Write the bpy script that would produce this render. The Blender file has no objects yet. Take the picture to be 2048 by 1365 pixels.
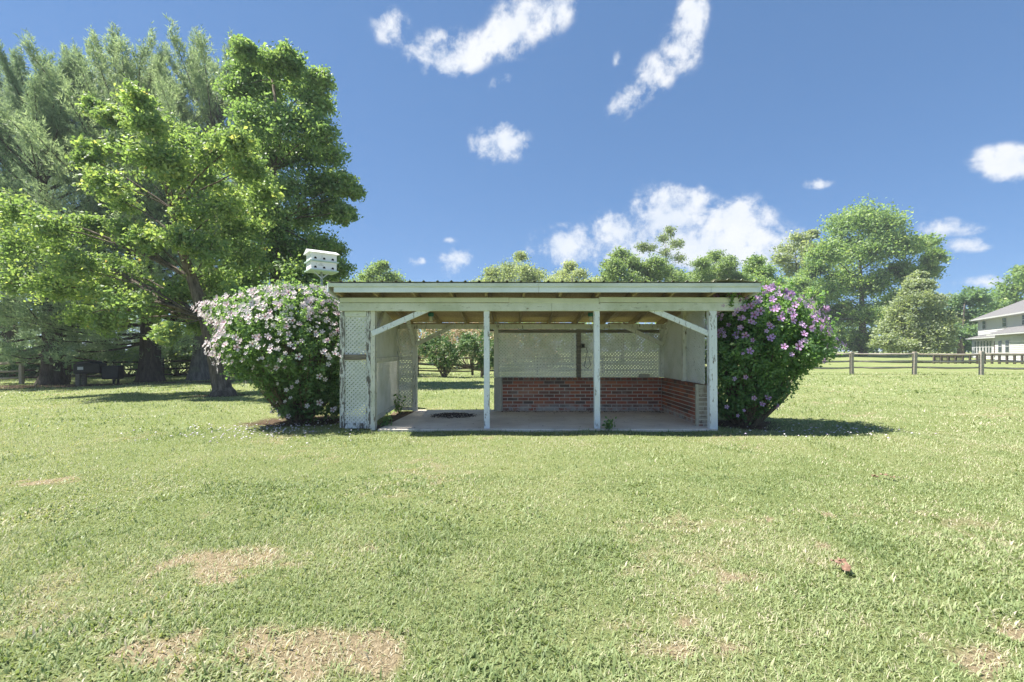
import bpy, math, random
import numpy as np
from mathutils import Vector, Matrix

# ------------------------------------------------------------------ camera, sky, sun, exposure
SC = bpy.context.scene
C = SC.collection
EYE, FPX, CX, HY = 1.25, 910.0, 1024.0, 703.0      # lens worked out from the photograph
cam_d = bpy.data.cameras.new('camera'); cam = bpy.data.objects.new('camera', cam_d); C.objects.link(cam)
cam.location = (0, 0, EYE); cam.rotation_euler = (math.radians(90), 0, 0)
cam_d.sensor_width = 36; cam_d.lens = 36 * FPX / 2048; cam_d.shift_y = 20.5 / 2048
cam_d.clip_start = 0.05; cam_d.clip_end = 3000
SC.camera = cam

def at(px, py, Y):
    return ((px - CX) / FPX * Y, Y, EYE - (py - HY) / FPX * Y)

SUN = Vector((-0.50, 0.03, 0.866)).normalized()      # towards the sun: high, over the pines on the left
SUN_STRENGTH, SKY_STRENGTH, EXPOSURE = 3.1, 0.086, 1.99
sun_d = bpy.data.lights.new('sun', 'SUN'); sun_d.energy = SUN_STRENGTH; sun_d.angle = math.radians(0.55)
sun_d.color = (1.0, 0.955, 0.87)
sun = bpy.data.objects.new('sun', sun_d); C.objects.link(sun)
sun.location = SUN * 60; sun.rotation_euler = (-SUN).to_track_quat('-Z', 'Y').to_euler()
SC.view_settings.view_transform = 'Standard'; SC.view_settings.look = 'None'
SC.view_settings.exposure = EXPOSURE; SC.view_settings.gamma = 1.0
try: SC.view_settings.use_curve_mapping = False
except Exception: pass
try:
    SC.cycles.max_bounces = 10; SC.cycles.diffuse_bounces = 7; SC.cycles.transmission_bounces = 4
    SC.cycles.use_denoising = True; SC.cycles.sample_clamp_indirect = 8
except Exception: pass

class N:
    """small node-tree writer"""
    def __init__(s, nt): s.nt = nt
    def node(s, t, **kw):
        n = s.nt.nodes.new(t)
        for k, v in kw.items(): setattr(n, k, v)
        return n
    def put(s, sock, v):
        if hasattr(v, 'is_linked') or isinstance(v, bpy.types.NodeSocket): s.nt.links.new(v, sock)
        elif v is not None: sock.default_value = v
    def math(s, op, a, b=None, c=None, clamp=False):
        n = s.node('ShaderNodeMath', operation=op); n.use_clamp = clamp
        for i, v in enumerate((a, b, c)):
            if v is not None: s.put(n.inputs[i], v)
        return n.outputs[0]
    def vdot(s, a, v):
        n = s.node('ShaderNodeVectorMath', operation='DOT_PRODUCT'); s.put(n.inputs[0], a); s.put(n.inputs[1], v)
        return n.outputs['Value']
    def vscale(s, a, v):
        n = s.node('ShaderNodeVectorMath', operation='MULTIPLY'); s.put(n.inputs[0], a); s.put(n.inputs[1], v)
        return n.outputs[0]
    def noise(s, vec, scale, detail=4, rough=0.55, dist=0.0):
        n = s.node('ShaderNodeTexNoise'); s.put(n.inputs['Vector'], vec)
        n.inputs['Scale'].default_value = scale; n.inputs['Detail'].default_value = detail
        n.inputs['Roughness'].default_value = rough; n.inputs['Distortion'].default_value = dist
        return n.outputs['Fac']
    def ramp(s, fac, stops, interp='LINEAR'):
        n = s.node('ShaderNodeValToRGB'); s.put(n.inputs[0], fac); cr = n.color_ramp; cr.interpolation = interp
        while len(cr.elements) > 1: cr.elements.remove(cr.elements[-1])
        cr.elements[0].position = stops[0][0]; cr.elements[0].color = (*stops[0][1], 1)
        for p, c in stops[1:]:
            e = cr.elements.new(p); e.color = (*c, 1)
        return n.outputs[0]
    def step(s, fac, a, b):
        n = s.node('ShaderNodeMapRange', interpolation_type='SMOOTHSTEP'); s.put(n.inputs[0], fac)
        n.inputs[1].default_value = a; n.inputs[2].default_value = b
        return n.outputs[0]
    def mix(s, f, a, b, blend='MIX'):
        n = s.node('ShaderNodeMix', data_type='RGBA', blend_type=blend)
        s.put(n.inputs[0], f)
        for sock, v in ((n.inputs[6], a), (n.inputs[7], b)):
            if isinstance(v, tuple): sock.default_value = (*v[:3], 1)
            else: s.put(sock, v)
        return n.outputs[2]

# ---- world: Nishita sky with fair-weather cumulus given by direction
W = bpy.data.worlds.new('World'); SC.world = W; W.use_nodes = True
wn = N(W.node_tree); W.node_tree.nodes.clear()
sky = wn.node('ShaderNodeTexSky', sky_type='NISHITA'); sky.sun_disc = False
sky.sun_elevation = math.asin(SUN.z); sky.sun_rotation = math.atan2(SUN.x, SUN.y)
sky.air_density = 0.7; sky.dust_density = 0.0; sky.ozone_density = 5.0; sky.altitude = 0
tc = wn.node('ShaderNodeTexCoord').outputs['Generated']
bg_sky = wn.node('ShaderNodeBackground'); gam = wn.node('ShaderNodeGamma'); wn.put(gam.inputs[0], sky.outputs[0]); gam.inputs[1].default_value = 0.50
wn.put(bg_sky.inputs[0], wn.mix(1.0, gam.outputs[0], (.455, .70, 1.0), 'MULTIPLY')); bg_sky.inputs[1].default_value = SKY_STRENGTH
CLOUDS = [  # px, py, half-width, half-height (photo pixels), tilt in degrees, weight
 (885,112,80,46,5,.90),(955,100,75,34,28,.75),(1030,55,70,50,30,.92),(1100,20,60,45,30,.85),(782,55,42,36,0,.72),(1000,165,30,16,30,.55),(835,102,36,22,-20,.7),
 (1385,28,34,50,10,.90),(1362,95,42,50,35,.82),(1310,150,55,40,42,.75),(1252,205,44,30,40,.78),(1233,125,12,22,0,.5),
 (998,286,62,38,0,1.1),(1130,488,72,44,0,1.05),(1235,470,62,52,0,1.1),(1340,435,86,68,0,1.25),(1470,440,74,50,-8,1.1),(1380,495,230,52,0,1.2),(1560,482,50,22,0,.8),(1090,505,50,24,0,.8),
 (918,524,44,34,15,1.0),(831,524,24,13,0,.8),(2022,328,66,36,-12,1.0),(1636,368,27,13,0,.75),(1898,458,52,22,0,1.0),(1915,490,48,18,0,.95),(1975,565,52,16,-4,.85),(900,481,18,8,0,.5),(1400,375,26,12,0,.5),
]
WIDE = [ # beyond the frame: azimuth, elevation, half sizes in degrees
 (75,22,14,6),(95,34,9,5),(120,18,16,6),(150,28,12,6),(180,16,17,6),(-150,30,11,6),(-118,20,15,6),(-90,40,9,5),(-72,18,13,6),(20,62,9,5),(-160,60,10,6),(110,64,8,5)]
big = wn.noise(tc, 5.5, 8, 0.62); fine = wn.noise(tc, 23, 10, 0.64, 0.15)
cover = None
def blob(c, r, u, a, b, w):
    global cover
    x = wn.math('DIVIDE', wn.vdot(tc, tuple(r)), a); y = wn.math('DIVIDE', wn.vdot(tc, tuple(u)), b)
    d = wn.math('SQRT', wn.math('ADD', wn.math('MULTIPLY', x, x), wn.math('MULTIPLY', y, y)))
    front = wn.math('GREATER_THAN', wn.vdot(tc, tuple(c)), 0.3)
    v = wn.math('MULTIPLY', wn.math('MULTIPLY', wn.math('SUBTRACT', 1.35, d), w), front)
    cover = v if cover is None else wn.math('SMOOTH_MAX', cover, v, 0.25)
for px, py, hw, hh, tilt, w in CLOUDS:
    v = Vector(((px - CX) / FPX, 1, (HY - py) / FPX)); L = v.length; c = v.normalized()
    r = Vector((1, 0, 0)); r = (r - c * r.dot(c)).normalized(); u = r.cross(c); 
    if u.z < 0: u = -u
    t = math.radians(tilt); r2 = r * math.cos(t) + u * math.sin(t); u2 = u * math.cos(t) - r * math.sin(t)
    blob(c, r2, u2, hw / FPX / L, hh / FPX / L, w)
for az, el, ha, hb in WIDE:
    a, e = math.radians(az), math.radians(el)
    c = Vector((math.sin(a) * math.cos(e), math.cos(a) * math.cos(e), math.sin(e)))
    r = Vector((math.cos(a), -math.sin(a), 0)); u = r.cross(c)
    blob(c, r, u, math.radians(ha), math.radians(hb), 1.0)
turb = wn.math('ADD', wn.math('MULTIPLY', wn.math('SUBTRACT', big, 0.5), 2.6), wn.math('MULTIPLY', wn.math('SUBTRACT', fine, 0.5), 3.2))
dens = wn.step(wn.math('ADD', cover, turb), 0.20, 1.20)
dens = wn.math('MULTIPLY', dens, wn.step(cover, 0.12, 0.55))
ccol = wn.ramp(wn.math('ADD', wn.math('MULTIPLY', big, 0.7), wn.math('MULTIPLY', fine, 0.3)), [(0.32, (0.66, 0.76, 0.90)), (0.60, (0.95, 0.97, 1.0))])
bg_c = wn.node('ShaderNodeBackground'); wn.put(bg_c.inputs[0], ccol); bg_c.inputs[1].default_value = 0.27
mx = wn.node('ShaderNodeMixShader'); wn.put(mx.inputs[0], wn.math('MULTIPLY', dens, 0.93)); wn.put(mx.inputs[1], bg_sky.outputs[0]); wn.put(mx.inputs[2], bg_c.outputs[0])
wo = wn.node('ShaderNodeOutputWorld'); wn.put(wo.inputs[0], mx.outputs[0])

# ------------------------------------------------------------------ helpers
RNG = np.random.default_rng(7); random.seed(7)

def gz(x, y):
    """height of the ground: almost flat, dipping a little under the pines, rising far off"""
    x = np.asarray(x, float); y = np.asarray(y, float)
    t = np.clip((-x - 7) / 14, 0, 1); dip = -0.28 * t * t * (3 - 2 * t)
    t = np.clip((y - 45) / 35, 0, 1); rise = 0.75 * t * t * (3 - 2 * t)
    near = 0.012 * np.sin(x * 1.3 + 0.5) * np.cos(y * 1.1) + 0.008 * np.sin(x * 3.1 + y * 2.3)
    return dip + rise + near

def lattice_noise(x, y, scale, seed):
    """smooth 2-D value noise, 0 to 1"""
    r = np.random.default_rng(seed).random((256, 256))
    u, v = np.asarray(x) * scale + 100, np.asarray(y) * scale + 100
    i, j = np.floor(u).astype(int), np.floor(v).astype(int); fu, fv = u - i, v - j
    fu = fu * fu * (3 - 2 * fu); fv = fv * fv * (3 - 2 * fv); i %= 256; j %= 256; i2, j2 = (i + 1) % 256, (j + 1) % 256
    return (r[i, j] * (1 - fu) + r[i2, j] * fu) * (1 - fv) + (r[i, j2] * (1 - fu) + r[i2, j2] * fu) * fv

def fbm(x, y, scale, seed, octv=3):
    s, a, t = 0, 1, 0
    for k in range(octv):
        s = s + a * lattice_noise(x, y, scale * 2 ** k, seed + k); t += a; a *= .5
    return s / t

def link(name, me, mat=None, parent=None):
    o = bpy.data.objects.new(name, me); C.objects.link(o)
    if mat is not None and me is not None and not me.materials: me.materials.append(mat)
    if parent is not None: o.parent = parent
    return o

def tag(o, label=None, cat=None, group=None, kind=None):
    if label: o['label'] = label
    if cat: o['category'] = cat
    if group: o['group'] = group
    if kind: o['kind'] = kind
    return o

def thing(name, label, cat, loc=(0, 0, 0), rz=0.0, group=None):
    o = bpy.data.objects.new(name, None); C.objects.link(o); o.empty_display_size = 0.2
    o.location = loc; o.rotation_euler = (0, 0, rz)
    return tag(o, label, cat, group)

def np_mesh(name, V, F, smooth=False, attrs=None):
    """V (n,3); F (m,k) equal-sized faces"""
    V = np.asarray(V, np.float32); F = np.asarray(F, np.int32); m, k = F.shape
    me = bpy.data.meshes.new(name); me.vertices.add(len(V)); me.vertices.foreach_set('co', V.ravel())
    me.loops.add(m * k); me.loops.foreach_set('vertex_index', F.ravel())
    me.polygons.add(m); me.polygons.foreach_set('loop_start', np.arange(0, m * k, k, dtype=np.int32))
    if smooth: me.polygons.foreach_set('use_smooth', np.ones(m, bool))
    for an, (dom, arr) in (attrs or {}).items():
        a = me.attributes.new(an, 'FLOAT', dom); a.data.foreach_set('value', np.asarray(arr, np.float32))
    me.update(calc_edges=True)
    return me

class MB:
    """collects polygons for ONE mesh"""
    def __init__(s): s.v, s.f, s.sm = [], [], []
    def add(s, vs, fs, smooth=False):
        b = len(s.v); s.v += [tuple(p) for p in vs]; s.f += [tuple(i + b for i in f) for f in fs]; s.sm += [smooth] * len(fs)
    def box(s, x0, x1, y0, y1, z0, z1):
        s.add([(x0,y0,z0),(x1,y0,z0),(x1,y1,z0),(x0,y1,z0),(x0,y0,z1),(x1,y0,z1),(x1,y1,z1),(x0,y1,z1)],
              [(3,2,1,0),(4,5,6,7),(0,1,5,4),(1,2,6,5),(2,3,7,6),(3,0,4,7)])
    def bar(s, a, b, w, h, up=(0, 0, 1), n=1, jit=0.0):
        """rectangular timber from a to b; w across, h along 'up'"""
        a, b = Vector(a), Vector(b); d = (b - a).normalized(); up = Vector(up)
        side = d.cross(up).normalized(); u = side.cross(d).normalized(); vs = []
        for i in range(n + 1):
            p = a.lerp(b, i / n) + (side * random.uniform(-jit, jit) + u * random.uniform(-jit, jit))
            for sx, sz in ((-1,-1),(1,-1),(1,1),(-1,1)): vs.append(p + side * (sx * w / 2) + u * (sz * h / 2))
        fs = [(0,1,2,3), tuple(4 * n + i for i in (3,2,1,0))]
        for i in range(n):
            for k in range(4):
                q = (k + 1) % 4; fs.append((4*i + k, 4*i + 4 + k, 4*i + 4 + q, 4*i + q))
        s.add(vs, fs)
    def tube(s, pts, rad, n=8, cap=True, lump=0.0):
        pts = [Vector(p) for p in pts]; rad = list(rad) if hasattr(rad, '__len__') else [rad] * len(pts)
        ref = Vector((0.31, 0.95, 0.05)); vs = []
        for i, p in enumerate(pts):
            d = (pts[min(i + 1, len(pts) - 1)] - pts[max(i - 1, 0)]).normalized()
            if abs(d.dot(ref)) > .95: ref = Vector((.9, .1, .4))
            a = (ref - d * ref.dot(d)).normalized(); b = d.cross(a)
            for k in range(n):
                t = 2 * math.pi * k / n; r = rad[i] * (1 + random.uniform(-lump, lump))
                vs.append(p + (a * math.cos(t) + b * math.sin(t)) * r)
        fs = [(i*n + k, i*n + (k+1) % n, (i+1)*n + (k+1) % n, (i+1)*n + k) for i in range(len(pts) - 1) for k in range(n)]
        if cap: fs += [tuple(range(n - 1, -1, -1)), tuple((len(pts) - 1) * n + k for k in range(n))]
        s.add(vs, fs, True)
    def lathe(s, prof, cx=0, cy=0, n=12):
        vs = [(cx + r * math.cos(2*math.pi*k/n), cy + r * math.sin(2*math.pi*k/n), z) for r, z in prof for k in range(n)]
        fs = [(i*n + k, i*n + (k+1) % n, (i+1)*n + (k+1) % n, (i+1)*n + k) for i in range(len(prof) - 1) for k in range(n)]
        s.add(vs, fs, True)
    def mesh(s, name):
        me = bpy.data.meshes.new(name); me.from_pydata(s.v, [], s.f); me.polygons.foreach_set('use_smooth', s.sm); me.update(); return me
    def build(s, name, mat, parent=None): return link(name, s.mesh(name), mat, parent)

def bevel(o, w=0.004, seg=1):
    m = o.modifiers.new('bevel', 'BEVEL'); m.width = w; m.segments = seg; m.limit_method = 'ANGLE'; return o

# ------------------------------------------------------------------ materials
MATS = {}
def material(name, fn, rough=0.7, spec=0.3, bump=None, transl=None, extra=None):
    m = bpy.data.materials.new(name); m.use_nodes = True; n = N(m.node_tree); nt = m.node_tree; nt.nodes.clear()
    geo = n.node('ShaderNodeNewGeometry'); tco = n.node('ShaderNodeTexCoord')
    ctx = dict(pos=geo.outputs['Position'], obj=tco.outputs['Object'], rand=n.node('ShaderNodeObjectInfo').outputs['Random'],
               normal=geo.outputs['Normal'], island=geo.outputs['Random Per Island'])
    col = fn(n, ctx)
    b = n.node('ShaderNodeBsdfPrincipled'); n.put(b.inputs['Base Color'], (*col, 1) if isinstance(col, tuple) else col)
    b.inputs['Roughness'].default_value = rough; b.inputs['Specular IOR Level'].default_value = spec
    for k, v in (extra or {}).items(): b.inputs[k].default_value = v
    if bump:
        h = bump(n, ctx); bn = n.node('ShaderNodeBump'); bn.inputs['Distance'].default_value = h[1]; bn.inputs['Strength'].default_value = h[2] if len(h) > 2 else 0.8
        n.put(bn.inputs['Height'], h[0]); nt.links.new(bn.outputs[0], b.inputs['Normal'])
    out = n.node('ShaderNodeOutputMaterial'); sh = b.outputs[0]
    if transl:
        t = n.node('ShaderNodeBsdfTranslucent'); tcol = n.mix(1.0, col, transl[1], 'MULTIPLY'); n.put(t.inputs[0], tcol)
        ms = n.node('ShaderNodeMixShader'); ms.inputs[0].default_value = transl[0]; nt.links.new(sh, ms.inputs[1]); nt.links.new(t.outputs[0], ms.inputs[2]); sh = ms.outputs[0]
    nt.links.new(sh, out.inputs[0]); MATS[name] = m; return m

def attr(n, name):
    a = n.node('ShaderNodeAttribute', attribute_name=name); return a.outputs['Fac']

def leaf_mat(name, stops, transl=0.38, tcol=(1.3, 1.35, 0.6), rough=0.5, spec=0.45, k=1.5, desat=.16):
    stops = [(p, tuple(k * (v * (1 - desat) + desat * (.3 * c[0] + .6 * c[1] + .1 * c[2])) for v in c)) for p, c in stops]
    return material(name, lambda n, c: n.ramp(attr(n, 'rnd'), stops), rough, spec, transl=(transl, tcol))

def bark_mat(name, dark, light, scale=9):
    def col(n, c):
        v = n.vscale(c['pos'], (1, 1, 0.22)); a = n.noise(v, scale, 6, .65)
        base = n.ramp(a, [(.3, dark), (.52, tuple((d + l) / 2 for d, l in zip(dark, light))), (.7, light)])
        moss = n.step(n.noise(c['pos'], 1.6, 4), .58, .72)
        return n.mix(n.math('MULTIPLY', moss, .35), base, (.16, .19, .10))
    return material(name, col, .9, .15, bump=lambda n, c: (n.noise(n.vscale(c['pos'], (1, 1, .18)), scale * 1.3, 6, .7), .06, 1.0))

def paint_mat(name, paint, wood, wear=0.5, mildew=0.4, axis=(6, 6, 1.2), rough=.65):
    """white paint gone chalky, flaking to grey wood, with green-grey mildew"""
    def col(n, c):
        v = n.vscale(c['pos'], axis); a = n.noise(v, 4.5, 7, .7, .4); g = n.noise(c['pos'], 2.3, 5, .6)
        grain = n.noise(n.vscale(c['pos'], tuple(k * 5 for k in axis)), 5, 4, .6)
        w = n.ramp(grain, [(.3, tuple(k * .55 for k in wood)), (.7, wood)])
        p = n.mix(n.math('MULTIPLY', n.step(g, .38, .72), mildew), paint, tuple(k * m for k, m in zip(paint, (.58, .62, .48))))
        p = n.mix(n.math('MULTIPLY', n.step(grain, .45, .75), .18), p, tuple(k * .6 for k in paint))
        lo, hi = .98 - wear * .62, 1.04 - wear * .62
        return n.mix(n.step(n.math('ADD', n.math('MULTIPLY', a, .7), n.math('MULTIPLY', n.noise(v, 17, 5, .7), .3)), lo, hi), p, w)
    return material(name, col, rough, .25, bump=lambda n, c: (n.noise(n.vscale(c['pos'], axis), 14, 6, .7), .004, .7))

paint_mat('paint_white', (.80, .83, .88), (.24, .21, .18), .70, .25)
paint_mat('paint_beam', (.72, .745, .70), (.30, .29, .22), .66, .65, (1.2, 6, 6))
paint_mat('paint_fascia', (.78, .82, .87), (.30, .28, .24), .45, .25, (.8, 6, 6), .45)
paint_mat('paint_trim', (.72, .74, .66), (.30, .28, .24), .45, .45, (.8, 6, 6), .5)
paint_mat('paint_worn', (.70, .71, .71), (.17, .155, .14), .83, .4)
paint_mat('paint_inside', (.72, .70, .63), (.22, .19, .14), .70, .55)
paint_mat('lattice_paint', (.72, .73, .73), (.20, .18, .16), .66, .4, (5, 5, 5))
paint_mat('lattice_inside', (.78, .77, .71), (.26, .22, .16), .60, .5, (5, 5, 5))
material('grey_wood', lambda n, c: n.ramp(n.noise(n.vscale(c['pos'], (.7, 5, 9)), 6, 6, .65), [(.3, (.10, .085, .07)), (.7, (.30, .265, .22))]), .85, .15,
         bump=lambda n, c: (n.noise(n.vscale(c['pos'], (.6, 8, 8)), 9, 5, .7), .01))
material('fence_wood', lambda n, c: n.mix(n.math('MULTIPLY', c['rand'], .45), n.ramp(n.noise(n.vscale(c['pos'], (.8, .8, 6)), 6, 6, .65), [(.3, (.24, .215, .185)), (.7, (.52, .47, .41))]), (.36, .29, .23)), .9, .1,
         bump=lambda n, c: (n.noise(n.vscale(c['pos'], (1, 1, 7)), 7, 5, .7), .02))
material('fence_dark', lambda n, c: n.ramp(n.noise(n.vscale(c['pos'], (.8, .8, 6)), 6, 6, .65), [(.3, (.05, .043, .036)), (.7, (.15, .125, .10))]), .9, .1,
         bump=lambda n, c: (n.noise(n.vscale(c['pos'], (1, 1, 7)), 7, 5, .7), .02))
material('plywood', lambda n, c: n.mix(n.step(n.noise(c['pos'], 1.4, 5, .65), .52, .72), n.ramp(n.noise(n.vscale(c['pos'], (3, 1, 1)), 14, 6, .7), [(.3, (.30, .21, .125)), (.72, (.52, .40, .26))]), (.20, .15, .095)), .85, .15)
material('rafter_wood', lambda n, c: n.ramp(n.noise(n.vscale(c['pos'], (7, .8, 7)), 7, 6, .65), [(.3, (.22, .165, .10)), (.7, (.42, .335, .225))]), .85, .15)
material('roof_metal', lambda n, c: n.mix(n.step(n.noise(c['pos'], 2.2, 6, .65), .40, .62), (.46, .47, .36), (.30, .29, .20)), .5, .4)
def brick_col(n, c):
    base = n.ramp(c['rand'], [(0, (.42, .135, .075)), (.16, (.35, .115, .070)), (.32, (.30, .105, .066)), (.46, (.21, .10, .072)), (.58, (.46, .165, .085)), (.72, (.15, .095, .075)), (.82, (.38, .14, .08)), (.93, (.26, .13, .095))], 'CONSTANT')
    g = n.noise(c['pos'], 28, 5, .7); base = n.mix(n.math('MULTIPLY', n.step(g, .45, .75), .5), base, (.17, .105, .078))
    z = n.node('ShaderNodeSeparateXYZ'); n.put(z.inputs[0], c['pos']); zz = z.outputs[2]
    white = n.math('MULTIPLY', n.step(zz, .22, .09), n.step(n.noise(c['pos'], 5.5, 6, .7), .36, .58))
    haze = n.math('MULTIPLY', n.step(n.noise(c['pos'], 3.1, 5, .65), .50, .74), .32)
    base = n.mix(n.math('MAXIMUM', white, haze), base, (.44, .40, .36))
    top = n.math('MULTIPLY', n.step(zz, .62, .68), .7)
    return n.mix(n.math('MULTIPLY', top, n.step(n.noise(c['pos'], 9, 5, .7), .35, .6)), base, (.11, .095, .075))
material('brick', brick_col, .88, .15, bump=lambda n, c: (n.noise(c['pos'], 70, 5, .7), .004))
def brick_white_col(n, c):
    base = n.ramp(c['rand'], [(0, (.40, .36, .30)), (.35, (.36, .31, .25)), (.6, (.30, .17, .13)), (.75, (.42, .38, .32)), (.9, (.32, .27, .22))], 'CONSTANT')
    return n.mix(n.step(n.noise(c['pos'], 17, 6, .7), .52, .64), base, (.19, .14, .11))
material('brick_whitewashed', brick_white_col, .9, .1, bump=lambda n, c: (n.noise(c['pos'], 70, 5, .7), .004))
def mortar_col(n, c):
    z = n.node('ShaderNodeSeparateXYZ'); n.put(z.inputs[0], c['pos'])
    return n.mix(n.math('MULTIPLY', n.step(z.outputs[2], .5, .66), .75), n.ramp(n.noise(c['pos'], 20, 5, .7), [(.3, (.52, .47, .40)), (.7, (.68, .63, .55))]), (.22, .19, .15))
material('mortar', mortar_col, .95, .1)
def slab_col(n, c):
    a = n.noise(c['pos'], 1.1, 6, .62); base = n.ramp(a, [(.32, (.56, .48, .40)), (.55, (.70, .62, .53)), (.72, (.76, .69, .60))])
    base = n.mix(n.math('MULTIPLY', n.step(n.noise(n.vscale(c['pos'], (1, 2.4, 1)), 3.2, 6, .7, .6), .56, .70), .55), base, (.27, .24, .20))
    return n.mix(n.math('MULTIPLY', n.step(n.noise(c['pos'], 38, 3, .6), .60, .72), .35), base, (.36, .33, .29))
material('concrete', slab_col, .9, .15, bump=lambda n, c: (n.noise(c['pos'], 45, 5, .7), .004))
material('block_concrete', lambda n, c: n.ramp(n.noise(c['pos'], 22, 5, .7), [(.3, (.36, .33, .27)), (.7, (.52, .49, .40))]), .95, .1)
material('dirt', lambda n, c: n.ramp(n.noise(c['pos'], 13, 6, .7), [(.3, (.07, .05, .035)), (.7, (.22, .165, .115))]), .95, .05, bump=lambda n, c: (n.noise(c['pos'], 30, 6, .7), .03))
material('ash', lambda n, c: n.ramp(c['island'], [(0, (.035, .030, .028)), (.6, (.095, .08, .075)), (1, (.20, .17, .15))]), .95, .05)
material('litter', lambda n, c: n.ramp(c['island'], [(0, (.05, .035, .022)), (.6, (.15, .095, .055)), (1, (.30, .22, .14))]), .95, .05)
material('dead_leaf', lambda n, c: n.ramp(n.noise(c['pos'], 30, 4), [(.3, (.11, .065, .045)), (.55, (.25, .155, .11)), (.75, (.36, .27, .22))]), .8, .15)
material('petal_pale', lambda n, c: n.mix(n.step(n.vdot(n.vscale(c['obj'], c['obj']), (1, 1, 1)), .0003, .0), n.ramp(c['rand'], [(0, (.72, .56, .63)), (.5, (.78, .68, .71)), (1, (.80, .74, .74))]), (.48, .11, .20)), .6, .2, transl=(.3, (1, 1, 1)))
material('petal_lilac', lambda n, c: n.mix(n.step(n.vdot(n.vscale(c['obj'], c['obj']), (1, 1, 1)), .0003, .0), n.ramp(c['rand'], [(0, (.52, .32, .63)), (.5, (.62, .38, .64)), (1, (.66, .46, .72))]), (.42, .07, .22)), .6, .2, transl=(.3, (1, 1, 1)))
material('petal_heart', (lambda n, c: (.75, .70, .45)), .7, .1)
material('fallen_petal', lambda n, c: n.ramp(c['island'], [(0, (.55, .45, .58)), (.5, (.75, .70, .74)), (1, (.80, .78, .76))]), .7, .1)
material('white_metal', lambda n, c: n.mix(n.step(n.noise(c['pos'], 7, 6, .7), .56, .70), (.78, .78, .80), (.55, .55, .54)), .45, .4)
material('tier_green', lambda n, c: (.44, .56, .52), .6, .3)
material('hole_dark', lambda n, c: (.012, .012, .012), .9, .05)
material('pole_metal', lambda n, c: (.52, .54, .58), .4, .5, extra={'Metallic': .4})
material('lamp_cap', lambda n, c: (.018, .14, .12), .45, .4)
material('lamp_glass', lambda n, c: (.62, .60, .50), .12, .6, extra={'Alpha': .75})
material('black_plastic', lambda n, c: n.ramp(n.noise(c['pos'], 3, 4), [(.3, (.010, .010, .012)), (.7, (.028, .028, .032))]), .5, .4)
material('plate_white', lambda n, c: (.62, .62, .64), .5, .3)
material('cord_black', lambda n, c: (.03, .028, .026), .6, .3)
material('siding', lambda n, c: n.ramp(n.noise(c['pos'], .6, 4), [(.3, (.56, .56, .57)), (.7, (.62, .62, .62))]), .6, .3)
material('house_trim', lambda n, c: (.55, .55, .56), .5, .3)
material('shingle', lambda n, c: n.ramp(n.noise(n.vscale(c['pos'], (1, 1, 2)), 4.5, 6, .7), [(.3, (.13, .128, .132)), (.7, (.21, .205, .21))]), .9, .1)
material('glass', lambda n, c: (.03, .04, .045), .12, .35)
material('door_dark', lambda n, c: (.075, .04, .038), .4, .4)
material('canvas_tan', lambda n, c: n.ramp(n.noise(c['pos'], 3, 4), [(.3, (.22, .16, .11)), (.7, (.34, .26, .19))]), .9, .1)
bark_mat('bark_maple', (.045, .035, .028), (.27, .225, .18), 11)
bark_mat('bark_pine', (.030, .024, .020), (.155, .125, .105), 8)
bark_mat('bark_pine_grey', (.07, .062, .058), (.29, .265, .25), 8)
bark_mat('bark_far', (.06, .05, .04), (.22, .19, .16), 3)
bark_mat('bark_shrub', (.10, .075, .05), (.34, .27, .19), 30)

leaf_mat('leaf_maple', [(0, (.056, .112, .034)), (.40, (.098, .180, .040)), (.70, (.172, .235, .045)), (.92, (.27, .280, .05)), (1, (.34, .20, .07))], .5, k=2.05, desat=.36)
leaf_mat('leaf_tall', [(0, (.050, .110, .038)), (.5, (.090, .165, .052)), (.8, (.150, .215, .060)), (1, (.24, .26, .06))], .5, k=2.2, desat=.32)
leaf_mat('needle', [(0, (.070, .105, .055)), (.5, (.135, .180, .095)), (.85, (.20, .245, .125)), (1, (.20, .22, .12))], transl=.45, tcol=(1.15, 1.2, .85), rough=.55, spec=.3, k=2.35, desat=.22)
leaf_mat('needle_old', [(0, (.055, .090, .052)), (.5, (.105, .150, .085)), (.85, (.16, .205, .11)), (1, (.17, .20, .11))], transl=.45, tcol=(1.15, 1.2, .85), rough=.55, spec=.3, k=2.45, desat=.22)
leaf_mat('leaf_bush', [(0, (.036, .090, .026)), (.5, (.062, .135, .035)), (.82, (.105, .185, .045)), (1, (.24, .29, .10))], .52, k=2.5, desat=.36)
leaf_mat('leaf_bush_bright', [(0, (.038, .100, .026)), (.5, (.066, .155, .034)), (.82, (.12, .21, .045)), (1, (.28, .31, .08))], .52, k=2.4, desat=.34)
leaf_mat('leaf_far_green', [(0, (.060, .125, .035)), (.5, (.105, .190, .048)), (.85, (.185, .255, .058)), (1, (.26, .29, .075))], .5, k=2.0, desat=.32)
leaf_mat('leaf_far_light', [(0, (.085, .150, .055)), (.5, (.140, .220, .07)), (.85, (.205, .275, .085)), (1, (.26, .30, .11))], .5, k=1.75, desat=.34)
leaf_mat('leaf_far_grey', [(0, (.085, .125, .062)), (.5, (.145, .185, .092)), (.85, (.22, .25, .13)), (1, (.30, .29, .19))], .5, k=2.15, desat=.36)
leaf_mat('leaf_far_deep', [(0, (.030, .080, .032)), (.5, (.055, .12, .040)), (.85, (.10, .175, .05)), (1, (.17, .22, .07))], .5, k=2.6, desat=.36)
leaf_mat('leaf_thicket', [(0, (.06, .11, .035)), (.35, (.13, .17, .06)), (.55, (.26, .22, .12)), (.8, (.38, .27, .20)), (1, (.46, .36, .29))], .32, (1.3, 1.2, .8))
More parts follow.
